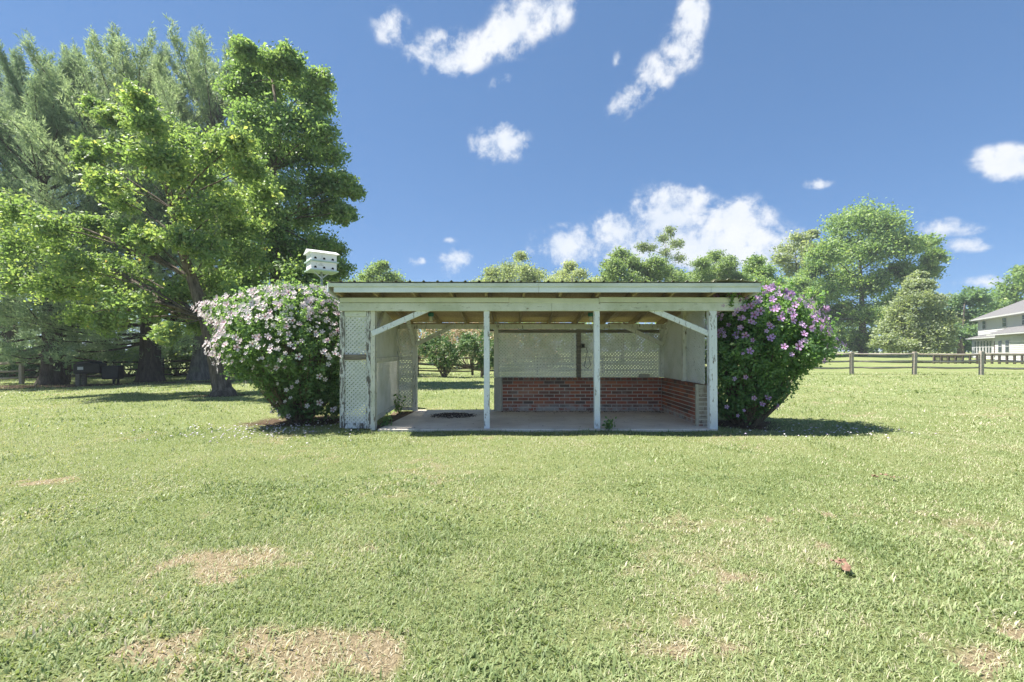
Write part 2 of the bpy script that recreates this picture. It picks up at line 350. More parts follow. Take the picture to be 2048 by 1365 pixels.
leaf_mat('leaf_shrub_bloom', [(0, (.045, .105, .03)), (.55, (.085, .165, .045)), (.8, (.16, .22, .07)), (.86, (.46, .40, .40)), (1, (.56, .50, .50))], .3, (1.2, 1.2, .8))
leaf_mat('grass', [(0, (.185, .255, .095)), (.3, (.275, .350, .140)), (.58, (.370, .425, .200)), (.78, (.47, .475, .275)), (.90, (.55, .505, .35)), (1, (.60, .53, .40))], .30, (1.25, 1.3, .65), .5, .3, .92, .06)

# ------------------------------------------------------------------ ground
PATCHES = [(480,1130,110,22),(640,1300,210,42),(330,1292,110,26),(80,968,40,7),(310,1058,26,7),(740,1098,40,10),(1450,1150,40,14),(1545,1040,26,6),(1925,1312,100,36),(1330,1290,80,18),(1640,1096,36,10),(1620,1030,40,8),(1370,1240,50,14),(2030,1260,40,26),(1250,1250,50,12),(540,1345,110,22),(770,1330,60,20),(430,1165,40,12)]
EL = []
for px, py, a, b in PATCHES:
    Y = EYE * FPX / (py - HY); Y1 = EYE * FPX / (py - b - HY); Y2 = EYE * FPX / (py + b - HY)
    EL.append(((px - CX) / FPX * Y, Y, a / FPX * Y, (Y1 - Y2) / 2))
def bare(x, y):
    """0..1 worn earth: the photograph's patches, plus mud under the bushes"""
    s = np.zeros_like(np.asarray(x, float))
    nz = fbm(x, y, 3.2, 11, 3) - .5; n2 = fbm(x, y, 13, 21, 2) - .5
    for cx, cy, a, b in EL:
        d = np.sqrt(((x - cx) / a) ** 2 + ((y - cy) / b) ** 2)
        s = np.maximum(s, np.clip((1.2 - d) * .75 + nz * 2.2 + n2 * 1.8, 0, .95) * np.clip((2.1 - d) * 2, 0, 1))
    wild = np.clip((fbm(x, y, .9, 31, 3) - .66) * 3 + n2 * 2.0, 0, .42)
    return np.maximum(s, wild)
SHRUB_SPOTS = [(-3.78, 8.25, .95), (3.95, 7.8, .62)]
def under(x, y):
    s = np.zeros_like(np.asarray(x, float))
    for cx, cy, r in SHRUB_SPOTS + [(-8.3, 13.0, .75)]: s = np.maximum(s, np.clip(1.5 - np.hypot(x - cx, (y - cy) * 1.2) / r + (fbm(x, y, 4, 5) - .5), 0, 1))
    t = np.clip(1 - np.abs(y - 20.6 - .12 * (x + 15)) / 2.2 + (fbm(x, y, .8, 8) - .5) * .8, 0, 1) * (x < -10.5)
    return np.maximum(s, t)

xs = np.unique(np.concatenate([np.linspace(-900, -60, 22), np.linspace(-60, -12, 49), np.linspace(-12, 12, 241), np.linspace(12, 70, 59), np.linspace(70, 900, 22)]))
ys = np.unique(np.concatenate([np.linspace(-60, 0, 10), np.linspace(0, 12, 133), np.linspace(12, 30, 61), np.linspace(30, 110, 41), np.linspace(110, 1500, 20)]))
GX, GY = np.meshgrid(xs, ys); V = np.stack([GX, GY, gz(GX, GY)], -1).reshape(-1, 3)
nx, ny = len(xs), len(ys); I = np.arange(nx * ny).reshape(ny, nx)
F = np.stack([I[:-1, :-1], I[:-1, 1:], I[1:, 1:], I[1:, :-1]], -1).reshape(-1, 4)
def ground_col(n, c):
    p = c['pos']; a = n.noise(p, .35, 5, .6); b = n.noise(p, 2.6, 6, .68); f = n.noise(n.vscale(p, (1, .55, 1)), 26, 5, .75)
    g = n.math('ADD', n.math('ADD', n.math('MULTIPLY', a, .35), n.math('MULTIPLY', b, .35)), n.math('MULTIPLY', f, .3))
    grass = n.ramp(g, [(.34, (.140, .185, .060)), (.46, (.205, .248, .095)), (.56, (.258, .285, .125)), (.68, (.33, .325, .185))])
    soil = n.ramp(n.noise(p, 34, 5, .7), [(.3, (.22, .165, .105)), (.55, (.39, .305, .20)), (.72, (.50, .41, .285))])
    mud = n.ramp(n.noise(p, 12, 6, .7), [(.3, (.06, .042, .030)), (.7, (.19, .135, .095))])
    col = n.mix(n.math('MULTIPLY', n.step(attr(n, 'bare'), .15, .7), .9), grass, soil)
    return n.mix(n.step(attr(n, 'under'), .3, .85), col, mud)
material('lawn', ground_col, .95, .05, bump=lambda n, c: (n.noise(n.vscale(c['pos'], (1, .8, 1)), 40, 5, .75), .05, .9))
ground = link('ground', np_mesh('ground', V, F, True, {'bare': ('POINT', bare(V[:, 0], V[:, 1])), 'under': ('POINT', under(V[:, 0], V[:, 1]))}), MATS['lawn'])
tag(ground, kind='structure')

def grass_blades(name, Y0, Y1, density, length, width, side=1.16, seg=True, label=None):
    area = side * (Y1 ** 2 - Y0 ** 2); n = int(area * density)
    y = np.sqrt(RNG.uniform(Y0 ** 2, Y1 ** 2, n)); x = RNG.uniform(-side, side, n) * y
    br = bare(x, y); keep = RNG.random(n) > br * .72 + under(x, y) * .9
    clump = fbm(x, y, 5.5, 41, 2); keep &= RNG.random(n) < .40 + 1.1 * clump
    slab = (x > -2.16) & (x < 3.22) & (y > 7.10) & (y < 9.45); keep &= ~slab
    keep &= ~((x > -2.35) & (x < -1.9) & (y > 7.2) & (y < 9.4) & (RNG.random(n) < .8))
    x, y, clump, br = x[keep], y[keep], clump[keep], br[keep]; n = len(x)
    tall = ((x > -2.7) & (x < 3.5) & (y > 6.85) & (y < 7.13)) | (np.abs(y - 24.0) < .3)
    az = RNG.uniform(0, 2 * np.pi, n); L = length * RNG.uniform(.45, 1.3, n) * (.75 + .55 * clump) * np.where(tall, 1.5, 1); w = width * RNG.uniform(.6, 1.35, n)
    weedy = fbm(x, y, 1.7, 71, 2); wide = RNG.random(n) < np.clip((weedy - .5) * 1.3, 0, .25) + .03; w = np.where(wide, w * 2.2, w); L = np.where(wide, L * 1.25, L)
    lean = RNG.uniform(.45, 1.5, n); d = np.stack([np.cos(az), np.sin(az), 0 * az], 1); s = np.stack([-np.sin(az), np.cos(az), 0 * az], 1)
    B = np.stack([x, y, gz(x, y) - .004], 1); up = np.array([0, 0, 1.])
    mid = B + d * (L * .45 * np.sin(lean * .7))[:, None] + up * (L * .5 * np.cos(lean * .7))[:, None]
    tip = mid + d * (L * .55 * np.sin(lean * 1.25))[:, None] + up * (L * .5 * np.cos(lean * 1.25))[:, None]
    hw = (s * w[:, None]) / 2
    big = fbm(x, y, .45, 51, 3); midn = fbm(x, y, 2.2, 61, 2)
    col = np.clip(RNG.normal(.50, .17, n) + (big - .5) * .60 + (midn - .5) * .55 + (RNG.random(n) < .12) * .35 - tall * .22 - wide * .22 + (RNG.random(n) < br * 1.3) * .45, 0, 1)
    if seg:
        V = np.stack([B - hw, B + hw, mid + hw * .85, mid - hw * .85, tip], 1).reshape(-1, 3); k = np.arange(n)[:, None] * 5
        F = np.concatenate([k + [0, 1, 2], k + [0, 2, 3], k + [3, 2, 4]], 1).reshape(-1, 3); rnd = np.repeat(col, 3)
    else:
        V = np.stack([B - hw, B + hw, tip], 1).reshape(-1, 3); F = np.arange(n)[:, None] * 3 + np.array([[0, 1, 2]]); rnd = col
    o = link(name, np_mesh(name, V, F, False, {'rnd': ('FACE', rnd)}), MATS['grass'])
    return tag(o, label, 'grass', kind='stuff')
grass_blades('grass', 1.3, 3.2, 14500, .036, .0038, label='mown lawn grass with straw coloured blades beside bare patches')
grass_blades('grass', 3.2, 4.6, 5600, .033, .0055, label='mown lawn grass in the middle of the open lawn')
grass_blades('grass', 4.6, 7.2, 4000, .034, .0078, seg=False, label='mown lawn grass in front of the open shelter')
grass_blades('grass', 7.2, 13, 800, .046, .013, seg=False, label='mown lawn grass around and behind the shelter')
grass_blades('grass', 13, 27, 150, .06, .030, seg=False, label='lawn grass running back to the rail fences')

# ------------------------------------------------------------------ foliage builders
def unit(a): return a / np.maximum(np.linalg.norm(a, axis=-1, keepdims=True), 1e-9)
def leaf_cards(name, P, size, rnd, mat, parent, up=.7, ratio=.62, out=None, label=None):
    """one folded, pointed leaf at each point"""
    n = len(P); nrm = RNG.normal(size=(n, 3)); nrm[:, 2] += up
    if out is not None: nrm += out
    nrm = unit(nrm); a = unit(np.cross(nrm, RNG.normal(size=(n, 3)))); b = np.cross(nrm, a)
    s = (size * RNG.uniform(.65, 1.3, n))[:, None]
    V = np.stack([P - a * s * .5, P + b * s * ratio * .5 + nrm * s * .10, P + a * s * .55 - nrm * s * .06, P - b * s * ratio * .5 + nrm * s * .10], 1).reshape(-1, 3)
    F = np.arange(n)[:, None] * 4 + np.array([[0, 1, 2, 3]])
    o = link(name, np_mesh(name, V, F, False, {'rnd': ('FACE', rnd)}), mat, parent)
    return o

def spray_points(blobs, sprays, per, spread=.16, zbias=.25, flat=1.0):
    """blobs (x,y,z,r): leafy sprays grow out of each, so the outline is uneven and the inside stays open"""
    P, T, R, tips = [], [], [], []
    for x, y, z, r in blobs:
        k = max(3, int(sprays * RNG.uniform(.8, 1.2))); d = RNG.normal(size=(k, 3)); d[:, 2] += zbias; d = unit(d) * np.array([1, 1, flat])
        ln = r * RNG.uniform(.55, 1.12, k); c = np.array([x, y, z]); tips += [(c, c + d[i] * ln[i] * .9) for i in range(min(k, 5))]
        m = per; t = 1 - .75 * RNG.random((k, m)) ** 1.4
        p = c + d[:, None, :] * (ln[:, None] * t)[:, :, None] + RNG.normal(size=(k, m, 3)) * (r * spread) * np.array([1, 1, .62])
        p[:, :, 2] -= (.10 * r * t ** 2)
        P.append(p.reshape(-1, 3)); T.append(t.ravel()); R.append(np.repeat(RNG.random(k), m))
    return np.concatenate(P), np.concatenate(T), np.concatenate(R), tips

def curve(a, b, sag=.25, n=6, wob=.05):
    a, b = Vector(a), Vector(b); L = (b - a).length; out = []
    m = a.lerp(b, .5) + Vector((0, 0, -sag * (b - a).to_2d().length * .5 + .0)); 
    for i in range(n):
        t = i / (n - 1); p = a * (1 - t) ** 2 + m * 2 * t * (1 - t) + b * t * t
        if 0 < i < n - 1: p += Vector((random.uniform(-1, 1), random.uniform(-1, 1), random.uniform(-1, 1))) * wob * L * .3
        out.append(p)
    return out

def tree(name, label, base, trunk, blobs, leaf, sprays, per, lmat, bmat, group=None, cat='tree', spread=.16, colour=(.45, .2, .25), twigs=True, flare=1.7, zbias=.25, up=.7, flat=1.0, minz=None, nside=9):
    """trunk: list of (x,y,z,r) world points; blobs: list of (x,y,z,r) world"""
    gb = float(gz(base[0], base[1])); root = thing(name, label, cat, (base[0], base[1], gb), 0, group)
    off = np.array([base[0], base[1], gb]); O = Vector(off)
    mb = MB(); pts = [Vector(p[:3]) for p in trunk]; rs = [p[3] for p in trunk]
    low = [pts[0] + Vector((0, 0, -.15)), pts[0] + Vector((0, 0, .12)), pts[0] + (pts[1] - pts[0]) * .25]
    fine_p, fine_r = low + pts[1:], [rs[0] * flare, rs[0] * (1 + (flare - 1) * .45), rs[0] * 1.03] + rs[1:]
    mb.tube([p - O for p in fine_p], fine_r, nside, lump=.07)
    P, T, R, tips = spray_points(blobs, sprays, per, spread, zbias, flat)
    for x, y, z, r in blobs:
        c = Vector((x, y, z)); best, bi = None, 0
        for i, p in list(enumerate(pts))[min(3, len(pts) - 2):]:
            need = (c - p).to_2d().length * .45; cost = abs((c.z - p.z) - need) + .35 * (c - p).length
            if best is None or cost < best: best, bi = cost, i
        L = (c - pts[bi]).length; r0 = min(rs[bi] * .5, .009 * L + .012)
        cv = curve(pts[bi], c, -.22, 6); mb.tube([p - O for p in cv], [r0 * (1 - .75 * i / 5) for i in range(6)], 5, cap=False)
    if twigs:
        for a, b in tips:
            r = .011 * np.linalg.norm(b - a) + .004; mb.tube([Vector(a) - O, Vector((a + b) / 2 + RNG.normal(size=3) * .04) - O, Vector(b) - O], [r, r * .7, r * .3], 4, cap=False)
    mb.build('trunk', MATS[bmat], root)
    if minz is not None: k = P[:, 2] > minz; P, T, R = P[k], T[k], R[k]
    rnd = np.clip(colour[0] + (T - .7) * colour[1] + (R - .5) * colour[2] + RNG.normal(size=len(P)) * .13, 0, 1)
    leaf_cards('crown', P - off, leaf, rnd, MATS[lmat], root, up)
    return root

def pxb(lst, Y, depth=1.0, k=1.0):
    """photo-measured clumps at their own distance from the camera: (px, py, radius in m)"""
    out = []
    for px, py, r in lst:
        y = Y + RNG.uniform(-1, 1) * depth; x, _, z = at(px, py, y); out.append((x, y, z, r * k))
    return out

# ------------------------------------------------------------------ the shelter
SH = thing('open_shelter', 'open white timber picnic shelter with lattice walls and a sloping metal roof', 'shelter', (0.4, 8.2, 0))
SO = Vector((0.4, 8.2, 0))
def timber(name, a, b, w, h, mat, up=(0, 0, 1), n=1, jit=0.0, parent=SH, label=None, bev=.004):
    mb = MB(); mb.bar(Vector(a) - SO, Vector(b) - SO, w, h, up, n, jit); o = mb.build(name, MATS[mat], parent); bevel(o, bev)
    if label: o['label'] = label
    return o
def sbox(name, x0, x1, y0, y1, z0, z1, mat, parent=SH, bev=.004, label=None):
    mb = MB(); mb.box(x0 - SO.x, x1 - SO.x, y0 - SO.y, y1 - SO.y, z0, z1); o = mb.build(name, MATS[mat], parent)
    if bev: bevel(o, bev)
    if label: o['label'] = label
    return o
YF, YB = 7.20, 9.30; SL = .135                                   # front posts, back wall, roof pitch
def under_roof(y): return 2.09 - SL * (y - YF)                    # underside of the rafters
# slab
mb = MB(); sl = [(-2.10, 7.10), (3.20, 7.10), (3.24, 9.46), (-1.95, 9.46)]
mb.add([(x - SO.x, y - SO.y, z) for z in (-.10, .035) for x, y in sl], [(3,2,1,0),(4,5,6,7),(0,1,5,4),(1,2,6,5),(2,3,7,6),(3,0,4,7)])
bevel(mb.build('floor_slab', MATS['concrete'], SH), .01)
# posts
timber('post', (-.396, YF, 0), (-.400, YF, 1.885), .089, .089, 'paint_white', (0, 1, 0))
timber('post', (1.345, YF, 0), (1.335, YF, 1.885), .089, .089, 'paint_white', (0, 1, 0))
timber('post', (3.165, YF - .02, 0), (3.15, YF - .02, 1.885), .125, .10, 'paint_white', (0, 1, 0), label='thick corner post with rotting foot')
timber('post', (-2.195, YF + .03, 0), (-2.195, YF + .03, 1.885), .07, .11, 'paint_inside', (0, 1, 0))
for x, z0, m in ((-2.36, .0, 'paint_inside'), (-1.98, .0, 'paint_inside'), (-.325, .72, 'paint_inside'), (1.36, .72, 'grey_wood'), (3.06, .72, 'paint_inside')):
    timber('post', (x, YB - .005, z0), (x, YB - .005, under_roof(YB) - .02), .09, .09, m, (0, 1, 0))
timber('post', (3.07, 8.10, .72), (3.07, 8.10, under_roof(8.1)), .089, .089, 'paint_inside', (0, 1, 0))
# front beam of two boards and its upper strip
sbox('beam', -2.72, .62, YF - .075, YF - .037, 1.883, 2.008, 'paint_beam'); sbox('beam', .623, 3.66, YF - .077, YF - .039, 1.885, 2.010, 'paint_beam')
sbox('beam', -2.70, 3.64, YF - .034, YF + .05, 1.886, 2.004, 'paint_inside')
timber('trim_board', (-2.70, YF - .060, 2.052), (-.05, YF - .060, 2.054), .036, .076, 'paint_trim'); timber('trim_board', (-.046, YF - .062, 2.050), (1.36, YF - .062, 2.040), .036, .078, 'paint_trim', n=4, jit=.002); timber('trim_board', (1.364, YF - .064, 2.058), (3.64, YF - .064, 2.052), .036, .082, 'paint_trim')
# back beam, side plates
zb = under_roof(YB)
sbox('beam', -2.40, .58, YB - .09, YB - .05, 1.70, zb - .005, 'paint_inside'); sbox('beam', .583, 3.12, YB - .092, YB - .052, 1.70, zb - .005, 'paint_inside')
sbox('beam', -.28, 3.0, YB - .045, YB - .01, 1.625, 1.697, 'grey_wood', label='stained lower board under the back beam')
sbox('beam', -.55, -.37, YB - .044, YB - .005, 1.655, 1.695, 'fence_dark')
for x, xb in ((-2.20, -2.36), (3.10, 3.10)):
    timber('wall_plate', (x, YF + .09, under_roof(YF + .09) - .06), (xb, YB - .1, under_roof(YB - .1) - .06), .04, .09, 'paint_inside')
# braces
timber('brace', at(858, 618, YF - .02), at(744, 668, YF - .02), .038, .085, 'paint_white', (0, 0, 1)); timber('brace', at(1298, 617, YF - .02), at(1420, 669, YF - .02), .038, .085, 'paint_white')
timber('brace', at(912, 650, YB - .115), at(831, 690, YB - .115), .038, .08, 'paint_inside'); timber('brace', at(1242, 650, YB - .115), at(1326, 689, YB - .115), .038, .08, 'paint_inside')
timber('brace', (-2.18, YF + .09, 1.55), (-2.19, YF + .62, under_roof(YF + .6)), .038, .075, 'paint_inside', (1, 0, 0)); timber('brace', (3.14, YF + .06, 1.52), (3.12, YF + .62, under_roof(YF + .6)), .038, .075, 'paint_inside', (1, 0, 0))
timber('brace', (-1.98, YB - .06, 1.38), (-2.0, YB - .62, under_roof(YB - .6)), .038, .075, 'paint_inside', (1, 0, 0)); timber('brace', (3.05, YB - .06, 1.38), (3.05, YB - .55, under_roof(YB - .55)), .038, .075, 'paint_inside', (1, 0, 0))
# rafters, sheathing, roof sheets, fascia
Y0R, Y1R = 6.83, 9.72; X0R, X1R = -2.745, 3.70
for i in range(12):
    x = X0R + .06 + i * (X1R - X0R - .12) / 11 + random.uniform(-.02, .02)
    timber('rafter', (x, Y0R + .005, under_roof(Y0R) + .055), (x + random.uniform(-.03, .03), Y1R, under_roof(Y1R) + .055), .04, .106, 'rafter_wood')
cuts = [X0R, -1.55, -.33, .89, 2.11, X1R]
for a, b in zip(cuts[:-1], cuts[1:]):
    m = (a + b) / 2; zo = .1145 + random.uniform(0, .002)
    timber('roof_board', (m, Y0R + .004, under_roof(Y0R) + zo + .006), (m, Y1R, under_roof(Y1R) + zo + .006), (b - a) - .004, .012, 'plywood')
def roof_sheet(x0, x1, lift):
    """ribbed metal sheet; the last one lifts at its front edge"""
    mb = MB(); prof = []; pitch = .207; x = x0
    while x < x1 - .01:
        for dx, dz in ((0, .022), (.018, .022), (.034, .0), (.086, .0), (.090, .004), (.098, .004), (.102, 0), (.188, .0)): prof.append((min(x + dx, x1), dz))
        x += pitch
    rows = [Y0R - .045, Y0R + .25, Y0R + .8, Y1R + .05]; vs = []
    for j, y in enumerate(rows):
        for x, dz in prof:
            e = max(0, (x - 2.85) / .85) if lift else 0; bow = lift * math.sin(math.pi * min(1, e * 1.05)) * (1 if j == 0 else .8 if j == 1 else .3)
            vs.append((x - SO.x, y - SO.y, under_roof(y) + .142 + dz + bow))
    m = len(prof); mb.add(vs, [(j*m + i, j*m + i + 1, (j+1)*m + i + 1, (j+1)*m + i) for j in range(len(rows) - 1) for i in range(m - 1)])
    o = mb.build('roof_sheet', MATS['roof_metal'], SH); s = o.modifiers.new('solid', 'SOLIDIFY'); s.thickness = .002; return o
w = .828; x = X0R - .03; k = 0
while x < X1R:
    roof_sheet(x, min(x + w + .03, X1R + .04), .03 if x + w > X1R - .5 else 0); x += w; k += 1
zf = under_roof(Y0R)
for a, b in ((X0R + .075, .40), (.403, 2.98), (2.983, X1R)):
    sbox('fascia_board', a, b, Y0R - .020, Y0R, zf - .008, zf + .070, 'paint_fascia')
for a, b in ((X0R - .005, .40), (.402, X1R + .006)):
    sbox('fascia_trim', a, b, Y0R - .040, Y0R, zf + .072, zf + .130, 'paint_trim')
for a, b in ((X0R, -.33), (-.327, 1.55), (2.05, 2.62)):
    sbox('eave_board', a, b, Y1R + .002, Y1R + .022, under_roof(Y1R) - .01, under_roof(Y1R) + .108, 'plywood')
for x in (X0R - .012, X1R + .012):
    timber('rake_board', (x, Y0R - .02, under_roof(Y0R - .02) + .055), (x, Y1R, under_roof(Y1R) + .055), .022, .13, 'paint_fascia')

# lattice
LATN = 0
def lattice(name, a, b, z0a, z1a, z0b, z1b, mat, single=False, pitch=.0465, wd=.0310, parent=SH, label=None):
    """panel between plan points a and b, from z0 to z1 at each end; two crossed layers of slats clipped to it"""
    global LATN
    a, b = Vector((*a, 0)), Vector((*b, 0)); d = (b - a); Lw = d.length; d.normalize(); nrm = Vector((d.y, -d.x, 0))
    zmin, zmax = min(z0a, z0b), max(z1a, z1b); strips = []
    poly = [(0, z0a), (Lw, z0b), (Lw, z1b), (0, z1a)]
    def clip(q, nx_, nz_, c):
        out = []
        for i in range(len(q)):
            p0, p1 = q[i], q[(i + 1) % len(q)]; s0, s1 = p0[0]*nx_ + p0[1]*nz_ - c, p1[0]*nx_ + p1[1]*nz_ - c
            if s0 <= 0: out.append(p0)
            if (s0 < 0) != (s1 < 0) and s0 != s1:
                t = s0 / (s0 - s1); out.append((p0[0] + (p1[0]-p0[0])*t, p0[1] + (p1[1]-p0[1])*t))
        return out
    q2 = math.sqrt(.5)
    for layer, sg in ((0, 1), (1, -1)):
        nx_, nz_ = q2, q2 * sg; vals = [p[0]*nx_ + p[1]*nz_ for p in poly]; c = min(vals) + random.uniform(0, pitch)
        while c < max(vals):
            q = clip(poly, nx_, nz_, c + wd / 2)
            q = clip(q, -nx_, -nz_, -(c - wd / 2)) if len(q) > 2 else q
            if len(q) > 2: strips.append((layer, q))
            c += pitch * random.uniform(.96, 1.04)
    pan = None
    if single:
        pan = bpy.data.objects.new(name, None); C.objects.link(pan); pan.parent = parent
        if label: pan['label'] = label
    allmb = MB()
    for layer, q in strips:
        o0 = layer * .0065; mb = MB() if single else allmb; m = len(q)
        j = random.uniform(0, .0012)
        vs = [a + d * u + nrm * (o0 + t + j) + Vector((0, 0, z)) - SO for t in (0, .0060) for u, z in q]
        mb.add(vs, [tuple(range(m)), tuple(range(2*m - 1, m - 1, -1))] + [(i, i + m, (i + 1) % m + m, (i + 1) % m) for i in range(m)])
        if single: mb.build('slat', MATS[mat], pan)
    if not single:
        o = allmb.build(name, MATS[mat], parent); o['kind'] = 'stuff'
        if label: o['label'] = label
    return pan
# left front wing: frame and two lattice panels
yw = YF + .015
lattice('lattice_panel', (-2.66, yw), (-2.27, yw), 1.20, 1.82, 1.20, 1.82, 'lattice_paint', True, label='weathered upper lattice panel beside the pale flowering bush')
lattice('lattice_panel', (-2.66, yw), (-2.29, yw), .10, 1.11, .10, 1.11, 'lattice_paint', True, label='badly flaking lower lattice panel beside the pale flowering bush')
sbox('stile', -2.72, -2.645, yw - .034, yw - .014, .04, 1.88, 'paint_worn'); sbox('stile', -2.30, -2.232, yw - .036, yw - .014, .03, 1.88, 'paint_worn')
sbox('rail', -2.643, -2.302, yw - .035, yw - .015, .03, .115, 'paint_worn'); sbox('rail', -2.643, -2.302, yw - .042, yw - .015, 1.115, 1.20, 'grey_wood', label='bare split middle rail'); sbox('rail', -2.643, -2.302, yw - .033, yw - .015, 1.80, 1.88, 'paint_beam')
sbox('stile', -2.231, -2.16, yw - .038, yw - .016, .02, 1.88, 'paint_white')
# left side wall
P0, P1 = (-2.20, YF + .10), (-2.345, YB - .06)
lattice('lattice_panel', P0, P1, 1.14, under_roof(P0[1]) - .10, 1.14, under_roof(P1[1]) - .10, 'lattice_inside'); lattice('lattice_panel', P0, P1, .20, 1.07, .20, 1.07, 'lattice_inside')
for z in (1.105, .17): timber('rail', (P0[0] + .02, P0[1], z), (P1[0] + .02, P1[1], z), .03, .075, 'paint_inside')
# back return panel
lattice('lattice_panel', (-2.31, YB + .01), (-2.02, YB + .01), 1.14, 1.70, 1.14, 1.70, 'lattice_inside'); lattice('lattice_panel', (-2.31, YB + .01), (-2.02, YB + .01), .12, 1.07, .12, 1.07, 'lattice_inside')
for z in (1.105, .08): sbox('rail', -2.312, -2.026, YB - .03, YB + .005, z - .035, z + .035, 'paint_inside')
# back wall panels over the brick
lattice('lattice_panel', (-.28, YB + .012), (1.315, YB + .012), .715, 1.66, .715, 1.66, 'lattice_inside'); lattice('lattice_panel', (1.405, YB + .012), (3.015, YB + .012), .715, 1.66, .715, 1.66, 'lattice_inside')
# right side wall panels
lattice('lattice_panel', (3.085, YF + .1), (3.085, 8.055), .72, under_roof(YF + .1) - .1, .72, under_roof(8.05) - .1, 'lattice_paint'); lattice('lattice_panel', (3.085, 8.147), (3.085, YB - .06), .72, under_roof(8.15) - .1, .72, under_roof(YB) - .1, 'lattice_inside')

# ------------------------------------------------------------------ brick half walls
BL, BH, BD, MJ = .197, .0535, .095, .0145
bk = MB(); bk.box(-.5, .5, -.5, .5, -.5, .5)
def brick_mesh(L, D, H, mat, name='brick'):
    mb = MB(); mb.box(-L/2, L/2, -D/2, D/2, -H/2, H/2); me = mb.mesh(name); me.materials.append(MATS[mat]); return me
ME = {}
def brick(parent, org, x, y, z, L, D, H, rz=0.0, mat='brick'):
    L, D, H = round(L, 3), round(D, 3), round(H, 3); key = (L, D, H, mat)
    if key not in ME: ME[key] = brick_mesh(L, D, H, mat)
    o = bpy.data.objects.new('brick', ME[key]); C.objects.link(o); o.parent = parent
    o.location = (x - org[0] + random.uniform(-.0015, .0015), y - org[1] + random.uniform(-.003, .003), z - org[2] + random.uniform(-.001, .001)); o.rotation_euler = (0, 0, rz + random.uniform(-.004, .004))
    return o
def courses(parent, org, p0, p1, n, z0, inner, mat='brick'):
    """stretcher courses along p0-p1 (plan), faces offset to 'inner' side"""
    a, b = Vector((*p0, 0)), Vector((*p1, 0)); L = (b - a).length; d = (b - a).normalized(); rz = math.atan2(d.y, d.x)
    for k in range(n):
        z = z0 + k * (BH + MJ) + BH / 2; s = -(BL + MJ) / 2 if k % 2 else 0.0
        while s < L - .012:
            e = min(s + BL, L); s2 = max(s, 0)
            if e - s2 > .03: p = a + d * ((s2 + e) / 2); brick(parent, org, p.x, p.y, z, e - s2, BD, BH, rz, mat)
            s += BL + MJ
    z = z0 + n * (BH + MJ) + BH / 2; s = 0
    while s < L - .03:                                            # cap of headers
        e = min(s + BD, L); p = a + d * ((s + e) / 2); q = Vector((-d.y, d.x, 0)) * (inner * .045)
        brick(parent, org, p.x + q.x, p.y + q.y, z + .001, e - s, .195, BH, rz, mat); s += BD + MJ
NB = 9; Z0 = .045; HB = NB * (BH + MJ) + BH
org = (1.4, YB, 0); bw = thing('brick_wall', 'low red brick half wall under the lattice along the back of the shelter', 'brick wall', org)
mb = MB(); mb.box(-.33 - org[0], 3.20 - org[0], -.0385, .14, .0, Z0 + HB - .006); mb.build('mortar', MATS['mortar'], bw)
courses(bw, org, (-.19, YB), (3.038, YB), NB, Z0, 1)
mb = MB(); mb.box(-.365 - org[0], -.205 - org[0], -.085, .10, .02, Z0 + HB - .004); o = mb.build('end_pier', MATS['block_concrete'], bw); bevel(o, .008); o['label'] = 'grey rendered end of the back brick wall'
org = (3.09, 8.4, 0); sw = thing('brick_wall', 'low brick side wall running forward to the corner post beside the lilac bush', 'brick wall', org)
mb = MB(); mb.box(-.0385, .10, 7.46 - 8.4, 9.235 - 8.4, .0, Z0 + HB - .006); mb.build('mortar', MATS['mortar'], sw)
courses(sw, org, (3.09, 7.45), (3.09, 9.245), NB, Z0, -1)
sx = 3.0
mb = MB(); mb.box(2.992 - org[0], 3.030 - org[0], 7.385 - 8.4, 7.436 - 8.4, .02, Z0 + HB); o = mb.build('render_strip', MATS['block_concrete'], sw)
for k in range(10):
    z = -.01 + k * (BH + MJ + .003) + BH / 2
    cutsx = [(3.035, 3.128), (3.139, 3.225)] if k % 2 else [(3.035, 3.225)] if k % 4 else [(3.035, 3.10), (3.112, 3.225)]
    for a, b in cutsx: brick(sw, org, (a + b) / 2, 7.41, z + .02, b - a, .05, BH, 0, 'brick_whitewashed')
mb = MB(); mb.box(3.031 - org[0], 3.222 - org[0], 7.391 - 8.4, 7.438 - 8.4, .0, Z0 + HB - .004); mb.build('end_mortar', MATS['mortar'], sw)

# things in the shelter
def lamp(x, y, label):
    z = under_roof(y); t = thing('hanging_lamp', label, 'lamp', (x, y, z + .002), 0, 'jar lamps under the shelter roof')
    mb = MB(); mb.lathe([(0, 0), (.05, 0), (.055, -.03), (.050, -.062), (.035, -.072), (0, -.072)], n=14); mb.build('cap', MATS['lamp_cap'], t)
    mb = MB(); mb.lathe([(.034, -.070), (.040, -.10), (.040, -.125), (.030, -.150), (.012, -.162), (0, -.163)], n=14); mb.build('glass_jar', MATS['lamp_glass'], t)
lamp(-1.47, 8.25, 'green capped jar lamp under the roof over the open back bay'); lamp(1.43, 8.25, 'green capped jar lamp under the roof in front of the back lattice')
cb = MB(); cb.box(-.105, .105, -.05, .05, 0, .075); cb.box(-.03, .03, -.052, .052, .0751, .078); o = cb.build('loose_block', MATS['block_concrete']); o.location = (2.70, YB + .02, Z0 + HB + .003); bevel(o, .01)
tag(o, 'pale loose concrete block lying on top of the back brick wall', 'block')
t = thing('electric_outlet', 'dark electric outlet box with a looped cable on the back post', 'outlet', (1.425, YB - .07, 1.36))
mb = MB(); mb.box(-.03, .05, -.03, .03, -.045, .045); bevel(mb.build('outlet_box', MATS['grey_wood'], t), .006)
mb = MB(); mb.box(-.012, .032, -.042, -.031, -.03, .03); mb.build('socket', MATS['cord_black'], t)
